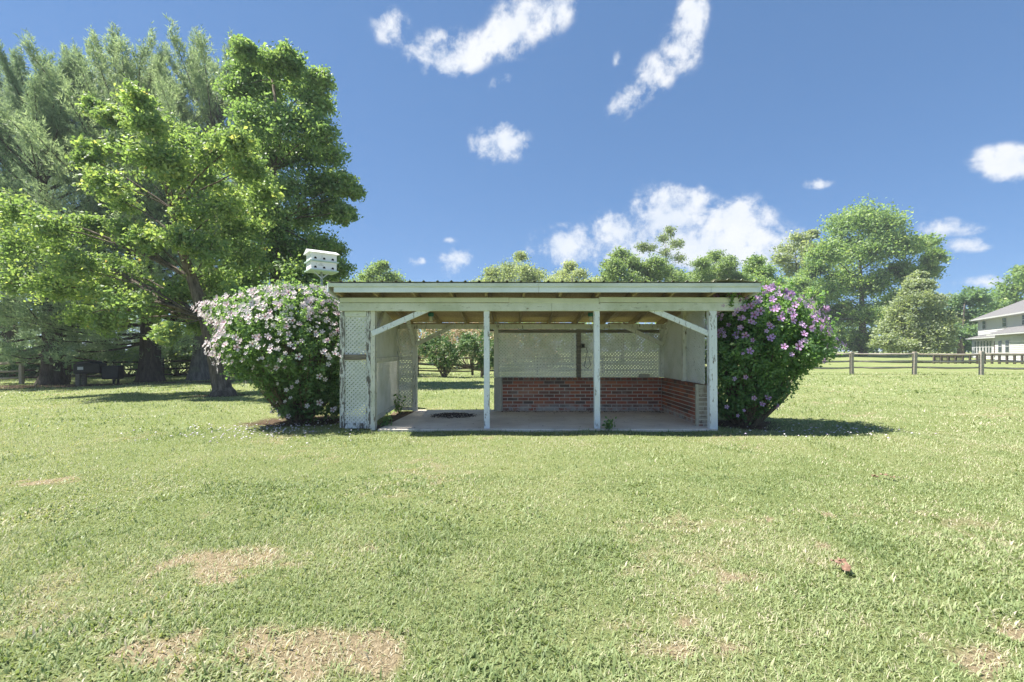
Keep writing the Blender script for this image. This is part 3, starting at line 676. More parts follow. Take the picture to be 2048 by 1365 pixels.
mb = MB(); mb.tube([(.02, -.04, -.02), (.07, -.05, -.03), (.10, -.05, -.12), (.06, -.04, -.28), (.04, -.04, -.42), (.10, -.04, -.46), (.16, -.04, -.40), (.13, -.04, -.2)], .006, 6); mb.build('cable', MATS['cord_black'], t)

def pebbles(name, mat, pts, sizes, flat=.5, label=None, cat=None):
    Vs, Fs = [], []; base = np.array([(1,0,0),(-.5,.87,0),(-.5,-.87,0),(0,0,1.),(0,0,-.6)]); fc = np.array([(0,1,3),(1,2,3),(2,0,3),(1,0,4),(2,1,4),(0,2,4)])
    n = len(pts); an = RNG.uniform(0, 6.28, n); c, s = np.cos(an), np.sin(an)
    b = base[None] * (1 + RNG.normal(size=(n, 5, 3)) * .25); X = b[..., 0] * c[:, None] - b[..., 1] * s[:, None]; Yy = b[..., 0] * s[:, None] + b[..., 1] * c[:, None]
    V = (np.stack([X, Yy, b[..., 2] * flat], -1) * sizes[:, None, None] + pts[:, None, :]).reshape(-1, 3); F = (np.arange(n)[:, None, None] * 5 + fc[None]).reshape(-1, 3)
    o = link(name, np_mesh(name, V, F), MATS[mat]); return tag(o, label, cat, kind='stuff')
n = 900; r = np.sqrt(RNG.random(n)) * (1 + .12 * RNG.normal(size=n)); a = RNG.uniform(0, 6.28, n)
pebbles('ash', 'ash', np.stack([-1.10 + .40 * r * np.cos(a), 8.60 + .34 * r * np.sin(a), .040 + .020 * np.clip(1 - r, 0, 1)], 1), RNG.uniform(.008, .022, n), .45, 'dark round heap of ash and cinders on the concrete floor', 'ash')
n = 1000; x = RNG.uniform(-.2, 2.98, n); y = 9.235 - np.abs(RNG.normal(size=n)) * (.05 + .22 * fbm(x, x * 0, 1.7, 77) ** 1.5)
k = RNG.random(n) < .3 + 1.1 * (fbm(x, x * 0 + 3, 1.2, 78) - .3); x, y = x[k], y[k]
pebbles('leaf_litter', 'litter', np.stack([x, y, 0 * x + .040], 1), RNG.uniform(.006, .02, len(x)), .3, 'brown leaf litter swept against the back brick wall', 'litter')
n = 150; x = RNG.uniform(-1.9, 3.0, n); y = RNG.uniform(7.2, 9.2, n)
pebbles('floor_debris', 'litter', np.stack([x, y, 0 * x + .039], 1), RNG.uniform(.004, .014, n), .3, 'scattered twigs and leaf crumbs on the concrete floor', 'debris')
# earth strip by the left lattice wall
mb = MB(); mb.add([(-2.20, 7.24, .022), (-2.08, 7.24, .030), (-1.96, 9.30, .030), (-2.40, 9.30, .022)], [(0, 1, 2, 3)]); o = mb.build('earth', MATS['dirt']); tag(o, kind='structure')
def weed(x, y, h, n, label):
    root = thing('weed', label, 'weed', (x, y, .02)); mb = MB(); P = []
    for i in range(n):
        a = RNG.uniform(0, 6.28); l = h * RNG.uniform(.5, 1); tip = Vector((math.cos(a) * l * .45, math.sin(a) * l * .35, l)); mb.tube([(0, 0, 0), tip * .5, tip], [.004, .003, .0015], 4)
        for t in np.linspace(.2, 1, 12): P.append(np.array(tip) * t + RNG.normal(size=3) * .035)
    mb.build('stem', MATS['bark_shrub'], root); P = np.array(P); leaf_cards('foliage', P, .06, RNG.random(len(P)) * .7, MATS['leaf_bush_bright'], root)
weed(-2.22, 8.95, .42, 9, 'leafy green weed in the earth by the back corner of the lattice wall'); weed(-2.08, 7.45, .20, 6, 'small weed at the foot of the lattice beside the concrete edge'); weed(1.52, 7.13, .16, 7, 'grassy weed tuft at the foot of a white front post')

# ------------------------------------------------------------------ martin house
bx, by = at(643, 0, 10)[0], 10.0
bh = thing('bird_house', 'white two tier martin house with six dark holes on a metal pole', 'bird house', (bx, by, float(gz(bx, by))), math.radians(38))
zb0 = 2.99
mb = MB(); mb.tube([(0, 0, -.1), (0, 0, zb0)], .027, 10); mb.build('pole', MATS['pole_metal'], bh)
for s in (-1, 1):
    mb = MB(); mb.bar((0, s * .02, zb0 - .14), (s * .16, s * .02, zb0 - .005), .015, .02); mb.build('bracket', MATS['pole_metal'], bh)
HW, HD = .265, .20
for k, z in enumerate((zb0, zb0 + .195)):
    mb = MB(); mb.box(-HW - .035, HW + .035, -HD - .045, HD + .045, z, z + .022); mb.build('tier_floor', MATS['tier_green'], bh)
    mb = MB(); mb.box(-HW, HW, -HD, HD, z + .024, z + .193); w_ = mb.build('tier_wall', MATS['white_metal'], bh)
    for i in (-1, 0, 1):
        mb = MB(); cx_ = i * .18; n_ = 14; vs = [(cx_ + .026 * math.cos(math.pi * j / n_), -HD - .004, z + .066 + .030 * math.sin(math.pi * j / n_)) for j in range(n_ + 1)]; vs += [(cx_ - .026, -HD - .004, z + .052), (cx_ + .026, -HD - .004, z + .052)]
        m = len(vs); vs2 = [(x, y + .003, zz) for x, y, zz in vs]; mb.add(vs + vs2, [tuple(range(m)), *[(q, (q + 1) % m, (q + 1) % m + m, q + m) for q in range(m)]]); mb.build('entrance_hole', MATS['hole_dark'], w_)
zr = zb0 + .39; mb = MB()
mb.add([(-HW - .05, -HD - .06, zr - .01), (HW + .05, -HD - .06, zr - .01), (HW + .05, HD + .06, zr - .01), (-HW - .05, HD + .06, zr - .01), (-HW - .05, 0, zr + .085), (HW + .05, 0, zr + .085)], [(0, 1, 5, 4), (2, 3, 4, 5), (0, 4, 3), (1, 2, 5), (3, 2, 1, 0)]); mb.build('roof', MATS['white_metal'], bh)

# ------------------------------------------------------------------ flowering bushes by the shelter
def flower_mesh(name, mat):
    mb = MB()
    for k in range(5):
        a = 2 * math.pi * k / 5; ca, sa = math.cos(a), math.sin(a)
        def R(r, t, z): return (r * (ca * math.cos(t) - sa * math.sin(t)), r * (sa * math.cos(t) + ca * math.sin(t)), z)
        mb.add([(0, 0, 0), R(.024, -.45, .010), R(.040, -.38, .012), R(.046, 0, .016), R(.040, .38, .012), R(.024, .45, .010)], [(0, 1, 2, 3), (0, 3, 4, 5)])
    me = mb.mesh(name); me.materials.append(MATS[mat]); return me
def flowering_bush(label, base, rows, stems, nleaf, lmat, fmat, nfl, fsel, fsize, leaf=.055, top_shoots=(), extra=0):
    """rows: (z, cx, cy, rx, ry) outline of the vase-shaped bush from foot to top"""
    g = float(gz(*base)); root = thing('flowering_bush', label, 'bush', (base[0], base[1], g)); off = np.array([base[0], base[1], g]); O = Vector(off)
    rows = np.array(rows); zs = rows[:, 0]
    def prof(z): return [np.interp(z, zs, rows[:, k]) for k in range(1, 5)]
    sm = MB(); ends = []
    for i in range(stems):
        a = random.uniform(0, 6.28); rr = math.sqrt(random.random()); zt = random.uniform(.55, .97) * zs[-1]; cx, cy, rx, ry = prof(zt)
        e = Vector((cx + rx * rr * math.cos(a) * .92, cy + ry * rr * math.sin(a) * .92, zt)); s = Vector((base[0] + .13 * rr * math.cos(a), base[1] + .13 * rr * math.sin(a), g - .03)); ends.append((s, e))
        cv = curve(s, e, .55, 7, .03); r0 = random.uniform(.010, .026); sm.tube([p - O for p in cv], [r0 * (1 - .8 * k / 6) for k in range(7)], 5, cap=False)
    for dx, dy, tx, ty, tz, r0 in ((-.05, -.04, -.35, -.10, .62, .055), (.06, .0, .22, -.15, .70, .06), (.0, .06, .05, .25, .75, .05), (.10, -.05, .60, -.1, .52, .05), (-.09, .02, -.62, .0, .50, .045)):
        sm.tube([(dx, dy, -.05), (dx * 1.4 + tx * .25, dy * 1.4 + ty * .25, tz * .28), (dx + tx * .7, dy + ty * .7, tz * .7), (dx + tx, dy + ty, tz * 1.1)], [r0, r0 * .85, r0 * .6, r0 * .35], 7, cap=False, lump=.08)
    sm.build('stems', MATS['bark_shrub'], root)
    # leaf clumps: dense in an outer shell, with dents, thinner near the foot
    ncl = nleaf // 34; z = zs[0] + (zs[-1] - zs[0]) * np.sort(RNG.beta(1.4, 1.1, ncl)); a = RNG.uniform(0, 2 * np.pi, ncl)
    cx, cy, rx, ry = prof(z); dent = .68 + .58 * lattice_noise(a * 1.6, z * 2.6, 1.0, 91) ; q = np.clip(RNG.beta(3.2, 1.1, ncl), .12, 1) * dent
    c = np.stack([cx + rx * q * np.cos(a), cy + ry * q * np.sin(a), z + RNG.normal(size=ncl) * .04], 1)
    outd = np.stack([np.cos(a), np.sin(a), .55 + 0 * a], 1); per = 34; ln = RNG.uniform(.10, .26, ncl)
    t = RNG.random((ncl, per)); P = c[:, None] + outd[:, None] * (ln[:, None] * t)[..., None] + RNG.normal(size=(ncl, per, 3)) * .042
    cr = np.repeat(RNG.random(ncl), per); P = P.reshape(-1, 3); tt = t.ravel(); hz = (P[:, 2] - zs[0]) / (zs[-1] - zs[0])
    stray = []
    for _ in range(34):                                           # stray shoots break the outline
        zz = zs[0] + (zs[-1] - zs[0]) * random.uniform(.45, 1); aa = random.uniform(0, 6.28); qx, qy, ax, ay = prof(zz)
        stray.append((qx + ax * 1.08 * math.cos(aa), qy + ay * 1.08 * math.sin(aa), zz, random.uniform(.18, .36), aa))
    for sx_, sy_, sz_, h_, aa in stray:
        m = 42; u = RNG.random(m); g_ = RNG.normal(size=(m, 3)) * .024
        P = np.concatenate([P, np.stack([sx_ + math.cos(aa) * .55 * h_ * u, sy_ + math.sin(aa) * .55 * h_ * u, sz_ + u * h_], 1) + g_]); cr = np.concatenate([cr, np.full(m, .8)]); tt = np.concatenate([tt, u]); hz = np.concatenate([hz, np.full(m, .8)])
    for (sx_, sy_, sz_, h_) in top_shoots:
        m = 60; u = RNG.random(m); P = np.concatenate([P, np.stack([sx_ + RNG.normal(size=m) * .03, sy_ + RNG.normal(size=m) * .03, sz_ + u * h_], 1)]); cr = np.concatenate([cr, np.full(m, .8)]); tt = np.concatenate([tt, u]); hz = np.concatenate([hz, np.ones(m)])
    ok = ~((P[:, 0] > -2.70) & (P[:, 0] < 3.25) & (P[:, 1] > 7.10)); P, cr, tt, hz = P[ok], cr[ok], tt[ok], hz[ok]   # nothing grows through the shelter walls
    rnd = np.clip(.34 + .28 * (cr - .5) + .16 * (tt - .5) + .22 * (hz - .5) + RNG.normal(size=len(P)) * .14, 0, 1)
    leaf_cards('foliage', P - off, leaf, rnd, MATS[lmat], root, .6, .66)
    me = flower_mesh('flower', fmat); ht = MB(); ht.lathe([(.0, .0), (.006, .004), (.005, .030), (0, .036)], n=5); hme = ht.mesh('flower_heart'); hme.materials.append(MATS['petal_heart'])
    made = 0; rest = MB(); mf = [v.co.copy() for v in me.vertices]; ff = [tuple(p.vertices) for p in me.polygons]
    while made < nfl + extra:
        zz = zs[0] + (zs[-1] - zs[0]) * random.random(); aa = random.uniform(0, 2 * math.pi)
        if math.sin(aa) > .45 or random.random() > fsel((zz - zs[0]) / (zs[-1] - zs[0]), math.cos(aa)): continue
        cx, cy, rx, ry = prof(zz); dq = (.68 + .58 * float(lattice_noise(aa * 1.6, zz * 2.6, 1.0, 91))) * random.uniform(.94, 1.05); p = Vector((cx + rx * dq * math.cos(aa), cy + ry * dq * math.sin(aa), zz)) + Vector((math.cos(aa), math.sin(aa), .4)) * .23
        if -2.70 < p.x < 3.27 and p.y > 7.08: continue
        nrm = Vector((math.cos(aa) + random.gauss(0, .35), math.sin(aa) - .35 + random.gauss(0, .35), .45 + random.gauss(0, .35))).normalized()
        q = nrm.to_track_quat('Z', 'Y'); s = fsize * random.uniform(.65, 1.2); made += 1
        if made > nfl:
            rest.add([p - O + q @ (v * (s * .75)) for v in mf], ff); continue
        o = bpy.data.objects.new('flower', me); C.objects.link(o); o.parent = root; o.location = p - O; o.rotation_euler = q.to_euler(); o.scale = (s, s, s)
    if extra: o = rest.build('small_blossom', MATS[fmat], root); o['kind'] = 'stuff'
    return root
B1 = (-3.80, 8.15); B2 = (3.98, 7.80)
flowering_bush('wide vase shaped bush covered in pale pink blossom by the lattice wing', B1,
    [(.06, -3.42, 8.1, .50, .34), (.45, -3.42, 8.05, .76, .55), (.85, -3.50, 7.95, .94, .76), (1.25, -3.76, 7.85, 1.10, .88), (1.65, -3.86, 7.85, 1.12, .92), (1.90, -3.85, 7.9, .94, .8), (2.1, -3.68, 7.95, .72, .6), (2.24, -3.60, 8.0, .36, .35)],
    120, 50000, 'leaf_bush', 'petal_pale', 290, lambda h, cx: max(.05, min(1, (h - .30) * 1.8)) * (1.0 if cx < .35 else .6), 1.10,
    top_shoots=((-3.62, 7.8, 2.16, .26), (-3.24, 7.85, 2.05, .18), (-3.75, 7.8, 2.2, .16), (-4.2, 7.8, 2.15, .15)), extra=520)
flowering_bush('tall vase shaped bush with lilac blossom beside the thick corner post', B2,
    [(.10, 3.72, 7.85, .30, .28), (.40, 3.88, 7.8, .56, .46), (.80, 4.05, 7.75, .74, .60), (1.2, 4.22, 7.7, .90, .70), (1.55, 4.28, 7.7, .92, .72), (1.85, 4.18, 7.7, .76, .62), (2.08, 4.05, 7.75, .52, .46), (2.22, 3.98, 7.8, .26, .26)],
    95, 40000, 'leaf_bush_bright', 'petal_lilac', 175, lambda h, cx: max(.03, min(1, (h - .38) * 2.0)), 1.22,
    top_shoots=((3.42, 7.1, 1.95, .22), (3.6, 7.15, 1.95, .18), (3.95, 7.7, 2.2, .15)), extra=110)
# fallen petals
def petals(label, cx, cy, sx, sy, n):
    x = cx + RNG.normal(size=n) * sx; y = cy + RNG.normal(size=n) * sy; k = ~((x > -2.2) & (x < 3.25) & (y > 7.1)); x, y = x[k], y[k]
    pebbles('fallen_petals', 'fallen_petal', np.stack([x, y, gz(x, y) + .035], 1), RNG.uniform(.010, .024, len(x)), .5, label, 'petals')
petals('white fallen petals scattered on the grass before the pale pink bush', -3.9, 7.15, .75, .45, 230)
petals('pale fallen petals on the shaded grass beside the lilac bush', 4.9, 7.0, .6, .28, 90)
# dry leaves on the lawn
def dry_leaf(px, py, n, label, spread):
    Y = EYE * FPX / (py - HY); x, y, _ = at(px, py, Y); root = thing('dead_leaves', label, 'dead leaves', (x, y, float(gz(x, y)) + .03))
    for i in range(n):
        mb = MB(); L = random.uniform(.022, .038); vs = [(-L, 0, .02), (-L * .4, L * .5, .0), (L * .1, L * .62, .03), (L * .6, L * .35, .0), (L, 0, .035), (L * .5, -L * .45, .01), (-.1 * L, -L * .6, .04), (-L * .6, -L * .4, .0), (0, 0, .012)]
        mb.add(vs, [(q, (q + 1) % 8, 8) for q in range(8)]); o = mb.build('leaf', MATS['dead_leaf'], root); o.location = (random.uniform(-spread, spread), random.uniform(-.05, .05), random.uniform(0, .02)); o.rotation_euler = (random.uniform(-.25, .25), random.uniform(-.25, .25), random.uniform(0, 6)); o.scale = (1.15, 1.15, .5)
dry_leaf(1681, 1139, 4, 'curled brown dead leaves lying in the green grass, larger clump', .06); dry_leaf(1779, 962, 2, 'brown dead leaf in the lawn, right one of a far pair', .04); dry_leaf(1742, 962, 2, 'small brown dead leaf in the lawn beside another one', .03)

# ------------------------------------------------------------------ rail fences
def fence(name, label, pts, mat, z_rails, hpost, rail_r=.05, post_r=.075):
    root = thing('rail_fence', label, 'fence', (pts[0][0], pts[0][1], float(gz(*pts[0])))); O = Vector(root.location)
    P = [Vector((x, y, float(gz(x, y)))) for x, y in pts]
    for p in P:
        mb = MB(); r = post_r * random.uniform(.9, 1.1); l = Vector((random.uniform(-.03, .03), random.uniform(-.03, .03), 0)); mb.bar(p - O + Vector((0, 0, -.2)), p - O + l + Vector((0, 0, hpost * random.uniform(.97, 1.04))), r * 2, r * 1.7, (0, 1, 0), 4, .008); bevel(mb.build('post', MATS[mat], root), .02)
    for a, b in zip(P[:-1], P[1:]):
        for z in z_rails:
            mb = MB(); d = (b - a).normalized(); za, zb_ = z + random.uniform(-.03, .03), z + random.uniform(-.03, .03); n_ = 7; pp = []
            for i in range(n_):
                t = i / (n_ - 1); p = a.lerp(b, t) - O + Vector((0, 0, za * (1 - t) + zb_ * t - .035 * math.sin(math.pi * t) + random.uniform(-.012, .012))); pp.append(p)
            mb.tube([p + Vector((0, -.0, 0)) for p in pp], [rail_r * (.75 + .5 * math.sin(math.pi * min(max(i / (n_ - 1), .12), .88))) for i in range(n_)], 6, lump=.12); mb.build('rail', MATS[mat], root)
    return root
rx = lambda px, Y: (px - CX) / FPX * Y
fence('rail_fence', 'grey split rail fence across the lawn before the house', [(rx(1460, 24.8), 24.8), (rx(1583, 24.6), 24.6), (rx(1704, 24.4), 24.4), (rx(1829, 24.1), 24.1), (rx(1963, 23.8), 23.8), (rx(2104, 23.5), 23.5)], 'fence_wood', (.38, .74, 1.10), 1.25, .048, .085)
fence('rail_fence', 'dark rail fence crossing the grass behind the open back of the shelter', [(rx(x, y), y) for x, y in ((560, 22.6), (700, 23.0), (835, 23.4), (945, 23.8), (1075, 24.1), (1205, 24.4), (1335, 24.6))], 'fence_dark', (.26, .56, .90), 1.05, .04, .065)
fence('rail_fence', 'shaded dark rail fence under the pine trees', [(rx(x, y), y) for x, y in ((45, 21.6), (138, 22.6), (228, 23.4), (325, 23.6), (435, 23.2), (560, 22.6))], 'fence_dark', (.30, .62, .98), 1.12, .045, .07)
fence('rail_fence', 'brown weathered rail fence stretch beyond the pines in the sun', [(rx(-60, 21.0), 21.0), (rx(43, 21.3), 21.3)], 'fence_wood', (.30, .62, .98), 1.10, .045, .08)
# covered grill cart under the pines
gx, gy = at(185, 0, 20.4)[0], 20.4
g = thing('grill_cart', 'black covered grill cart with a white plate standing under the pines', 'grill', (gx, gy, float(gz(gx, gy))), math.radians(20))
mb = MB(); mb.box(-.55, .40, -.35, .35, .52, .98); bevel(mb.build('body', MATS['black_plastic'], g), .06, 3)
mb = MB(); mb.lathe([(0, .30), (.30, .30), (.38, .22), (.40, .10), (.40, 0), (0, 0)], n=16); o = mb.build('lid', MATS['black_plastic'], g); o.location = (-.10, 0, .94); o.scale = (1.15, .85, .45)
mb = MB(); mb.box(.42, 1.05, -.30, .30, .25, .86); bevel(mb.build('storage_box', MATS['black_plastic'], g), .05, 2)
mb = MB(); mb.box(-.38, -.18, -.365, -.352, .70, .83); mb.build('plate', MATS['plate_white'], g)
for x, y in ((-.40, -.25), (-.40, .25), (.85, -.22), (.85, .22)):
    mb = MB(); mb.bar((x, y, 0), (x, y, .54 if x < 0 else .27), .14 if x < 0 else .07, .14 if x < 0 else .07, (0, 1, 0)); mb.build('leg', MATS['grey_wood' if x < 0 else 'black_plastic'], g)

# ------------------------------------------------------------------ trees on the left
def needles(name, S, D, size, rnd, mat, parent, per=8, ln=.19, wd=.032):
    """bottle-brush shoots: base S, direction D (scaled by shoot length)"""
    n = len(S); t = RNG.random((n, per)); base = S[:, None] + D[:, None] * t[..., None]
    u = unit(D)[:, None]; q = unit(RNG.normal(size=(n, per, 3))); q = unit(q - u * (q * u).sum(-1, keepdims=True)); nd = unit(u * .75 + q * .75); sd = unit(np.cross(nd, RNG.normal(size=(n, per, 3))))
    l = ln * RNG.uniform(.75, 1.2, (n, per, 1)); tip = base + nd * l
    V = np.stack([base - sd * wd / 2, base + sd * wd / 2, tip], 2).reshape(-1, 3); F = np.arange(n * per)[:, None] * 3 + np.array([[0, 1, 2]])
    return link(name, np_mesh(name, V, F, False, {'rnd': ('FACE', np.clip(np.repeat(rnd, per) + RNG.normal(size=n * per) * .10, 0, 1))}), MATS[mat], parent)

def pine(label, base, H, lean, r, bmat, lmat, lmax, h0, rise=(2, 66), dens=1.0, azim=None, prof=None):
    g = float(gz(*base)); root = thing('pine_tree', label, 'tree', (base[0], base[1], g), 0, 'pines by the left fence'); mb = MB()
    nseg = 14; tp = [Vector((lean[0] * (i / nseg) ** 1.6, lean[1] * (i / nseg), H * i / nseg)) for i in range(nseg + 1)]
    rad = [r * (1 - .93 * i / nseg) for i in range(nseg + 1)]
    mb.tube([Vector((0, 0, -.2)), Vector((0, 0, .10)), Vector((0, 0, .5))] + tp[1:], [r * 1.75, r * 1.35, r * 1.06] + rad[1:], 12, lump=.05)
    S, D, Cc = [], [], []; h = h0
    while h < H - .3:
        f = (h - h0) / (H - h0); k = int(np.interp(f, [0, .5, 1], [6, 6, 4]))
        for j in range(k):
            az = random.uniform(0, 2 * math.pi) if azim is None else azim(random)
            L = lmax * (prof(f) if prof else np.interp(f, [0, .12, .45, .8, 1], [.85, 1.0, .98, .84, .52])) * random.uniform(.72, 1.1)
            el = math.radians(np.interp(f, [0, .3, 1], [rise[0], rise[0] + 14, rise[1]]) + random.uniform(-8, 8)); i = h / H * nseg; a = tp[int(i)].lerp(tp[min(int(i) + 1, nseg)], i - int(i))
            d = Vector((math.cos(az) * math.cos(el), math.sin(az) * math.cos(el), math.sin(el))); m = 9; pts = []
            for q in range(m):
                t = q / (m - 1); curl = .16 * L * (t ** 2.2) * (1 if f > .12 else .35); pts.append(a + d * (L * t) + Vector((0, 0, curl - .05 * L * math.sin(math.pi * t) * (1 if f < .3 else 0))))
            r0 = .012 * L + .012; mb.tube(pts, [r0 * (1 - .85 * q / (m - 1)) for q in range(m)], 4, cap=False)
            pa = np.array([tuple(p) for p in pts]); ns = int(24 * dens * L ** 1.25 * np.interp(f, [0, .4, 1], [.75, 1.15, 2.0])) + 8; t = .22 + .78 * RNG.random(ns) ** .75
            pos = np.stack([np.interp(t * (m - 1), np.arange(m), pa[:, c]) for c in range(3)], 1); tan = unit(pa[-1] - pa[-4]); side = unit(np.cross(tan, [0, 0, 1]))
            sgn = RNG.choice([-1, 1], ns)[:, None] * RNG.uniform(.2, 1, (ns, 1)); w = (.30 * L * (1.05 - t) + .14)[:, None]
            off = side * sgn * w * RNG.random((ns, 1)) + tan * w * .35 + np.array([0, 0, 1]) * RNG.normal(size=(ns, 1)) * (.05 + .045 * L)
            dr = unit(tan * (.75 + .2 * f) + side * sgn * .65 + np.array([0, 0, .42 + .45 * f]) + RNG.normal(size=(ns, 3)) * .22)
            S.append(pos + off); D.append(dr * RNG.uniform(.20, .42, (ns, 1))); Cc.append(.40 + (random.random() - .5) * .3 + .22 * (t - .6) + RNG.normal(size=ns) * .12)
        h += random.uniform(.36, .56)
    # leader
    S.append(np.array([tuple(tp[-1] - Vector((0, 0, .5 * q))) for q in range(3)])); D.append(np.array([[0, 0, .6]] * 3)); Cc.append(np.array([.6] * 3))
    mb.build('trunk', MATS[bmat], root); S, D, Cc = np.concatenate(S), np.concatenate(D), np.concatenate(Cc)
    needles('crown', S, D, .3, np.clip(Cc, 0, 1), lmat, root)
    return root, len(S)
def spot(px, Y): return (rx(px, Y), Y)
NP = []
NP.append(pine('dark trunked white pine beside the black grill cart, low boughs sweeping down', spot(105, 20.8), 13.2, (-1.3, .4), .40, 'bark_pine', 'needle_old', 4.3, 1.45, rise=(-7, 66), dens=.95))
NP.append(pine('tallest white pine with a thick dark trunk rising behind the maple', spot(300, 22.2), 14.4, (-2.2, 1.0), .46, 'bark_pine', 'needle', 5.3, 1.95, rise=(-5, 66), dens=.78))
NP.append(pine('grey trunked white pine rising behind the forked maple trunk', spot(400, 22.8), 14.6, (.4, 1.0), .45, 'bark_pine_grey', 'needle', 4.7, 3.4, dens=.9))
NP.append(pine('bushy white pine standing farther back beyond the rail fence', spot(20, 27.5), 16.2, (0, 0), .42, 'bark_pine', 'needle_old', 5.0, 2.6, dens=.6))

YM = 13.0
maple_trunk = [(*at(447, 790, YM), .235), (*at(437, 735, YM), .225), (*at(428, 690, YM), .22), (*at(412, 640, YM), .17), (*at(385, 560, YM), .14), (*at(360, 490, YM), .11), (*at(345, 420, YM), .085), (*at(330, 350, YM), .06), (*at(315, 290, YM), .035)]
maple_trunk[0] = (maple_trunk[0][0], YM, float(gz(maple_trunk[0][0], YM)), .235)
maple_blobs = pxb([(25,425,.75),(60,440,.8),(95,455,.55),(20,500,.85),(20,560,.7),(110,505,.7),(190,460,.6),(160,535,.75),(110,575,.6),(240,540,.9),(200,590,.7),(250,610,.75),(165,630,.5),(290,580,.7),(215,650,.5),(320,610,.7),(240,400,.7),(215,365,.6),(190,300,.42),(175,320,.35),(195,215,.45),(230,235,.5),(280,205,.5),(290,250,.6),(330,255,.6),(250,300,.6),(300,320,.75),(360,290,.6),(340,345,.6),(420,300,.7),(470,290,.55),(415,360,.75),(500,340,.6),(520,390,.6),(450,420,.8),(390,430,.7),(480,460,.75),(420,500,.8),(360,480,.55),(500,520,.7),(430,565,.75),(370,590,.65),(470,600,.6),(395,640,.5),(330,665,.4),(300,480,.5),(265,465,.5),(440,660,.4)], YM, 1.5)
tree('maple_tree', 'leaning maple with open yellow green clusters and a flaring rough trunk', (maple_trunk[0][0], YM), maple_trunk, maple_blobs, .105, 30, 46, 'leaf_maple', 'bark_maple', spread=.19, colour=(.40, .38, .48), flare=1.75, zbias=.35, nside=14, flat=.8)
YT = 17.0
tall_trunk = [(*at(560, 770, YT), .25), (*at(556, 680, YT), .22), (*at(552, 560, YT), .19), (*at(550, 450, YT), .16), (*at(548, 340, YT), .12), (*at(556, 240, YT), .08), (*at(545, 160, YT), .04)]
tall_trunk[0] = (tall_trunk[0][0], YT, float(gz(tall_trunk[0][0], YT)), .25)
tall_blobs = pxb([(492,100,.5),(500,140,.75),(475,180,.7),(545,130,.7),(580,125,.6),(540,190,.95),(600,175,.85),(640,160,.5),(510,240,.9),(575,245,1.0),(635,215,.7),(640,265,.75),(600,310,1.0),(540,310,.95),(655,310,.75),(490,320,.7),(560,380,1.05),(630,375,.95),(680,370,.65),(705,385,.45),(600,440,1.05),(660,425,.8),(540,450,1.0),(690,430,.45),(500,420,.8),(570,510,1.05),(630,500,.9),(665,505,.6),(675,535,.5),(520,530,.95),(600,560,.9),(650,560,.6),(480,560,.8),(460,500,.7),(560,600,.8)], YT, 1.5)
tree('tall_tree', 'tall full crowned green tree standing behind the pale pink bush', (tall_trunk[0][0], YT), tall_trunk, tall_blobs, .125, 42, 54, 'leaf_tall', 'bark_maple', spread=.19, colour=(.42, .4, .4), zbias=.3, flat=.85)

# ------------------------------------------------------------------ brush and shrubs behind the fences
def shrub(label, base, blobs, leaf, sprays, per, lmat, group=None, name='shrub', colour=(.45, .35, .3), spread=.18, stems=9):
    g = float(gz(*base)); root = thing(name, label, 'shrub', (base[0], base[1], g), 0, group); off = np.array([base[0], base[1], g]); mb = MB()
    P, T, R, tips = spray_points(blobs, sprays, per, spread, .3); P[:, 2] = np.maximum(P[:, 2], g + .05)
    for x, y, z, r in blobs:
        s = Vector((random.uniform(-.12, .12), random.uniform(-.1, .1), -.05)); e = Vector((x, y, z)) - Vector(off); mb.tube(curve(s, e, .3, 5), [.035, .03, .022, .015, .006], 5, cap=False)
    mb.build('stems', MATS['bark_shrub'], root)
    rnd = np.clip(colour[0] + (T - .7) * colour[1] + (R - .5) * colour[2] + RNG.normal(size=len(P)) * .15, 0, 1); leaf_cards('foliage', P - off, leaf, rnd, MATS[lmat], root); return root
shrub('round flowering shrub by the dark fence, seen through the open bay of the shelter', spot(890, 21.9), pxb([(850,700,.5),(870,690,.6),(895,690,.6),(920,700,.55),(880,715,.5),(905,718,.5),(865,715,.4),(890,735,.35),(855,685,.4),(930,690,.4)], 21.9, .5), .10, 22, 26, 'leaf_shrub_bloom', 'shrubs by the dark fence', colour=(.42, .75, .3))
shrub('flowering shrub by the dark fence beside a white front post of the shelter', spot(966, 21.9), pxb([(940,680,.5),(965,675,.6),(990,690,.55),(950,700,.5),(975,705,.5),(1000,700,.5),(965,725,.4),(985,720,.4)], 21.9, .5), .10, 22, 26, 'leaf_shrub_bloom', 'shrubs by the dark fence', colour=(.42, .75, .3))
thk = [(rx(px, 33) + RNG.uniform(-.4, .4), 33 + RNG.uniform(-2, 2), z + RNG.uniform(-.3, .3), RNG.uniform(.8, 1.2)) for px in range(770, 1130, 26) for z in (1.0, 2.1, 2.9)]
shrub('broad thicket of tan and russet brush behind the flowering shrubs', spot(940, 33), thk, .18, 16, 22, 'leaf_thicket', colour=(.62, .35, .4), name='thicket')
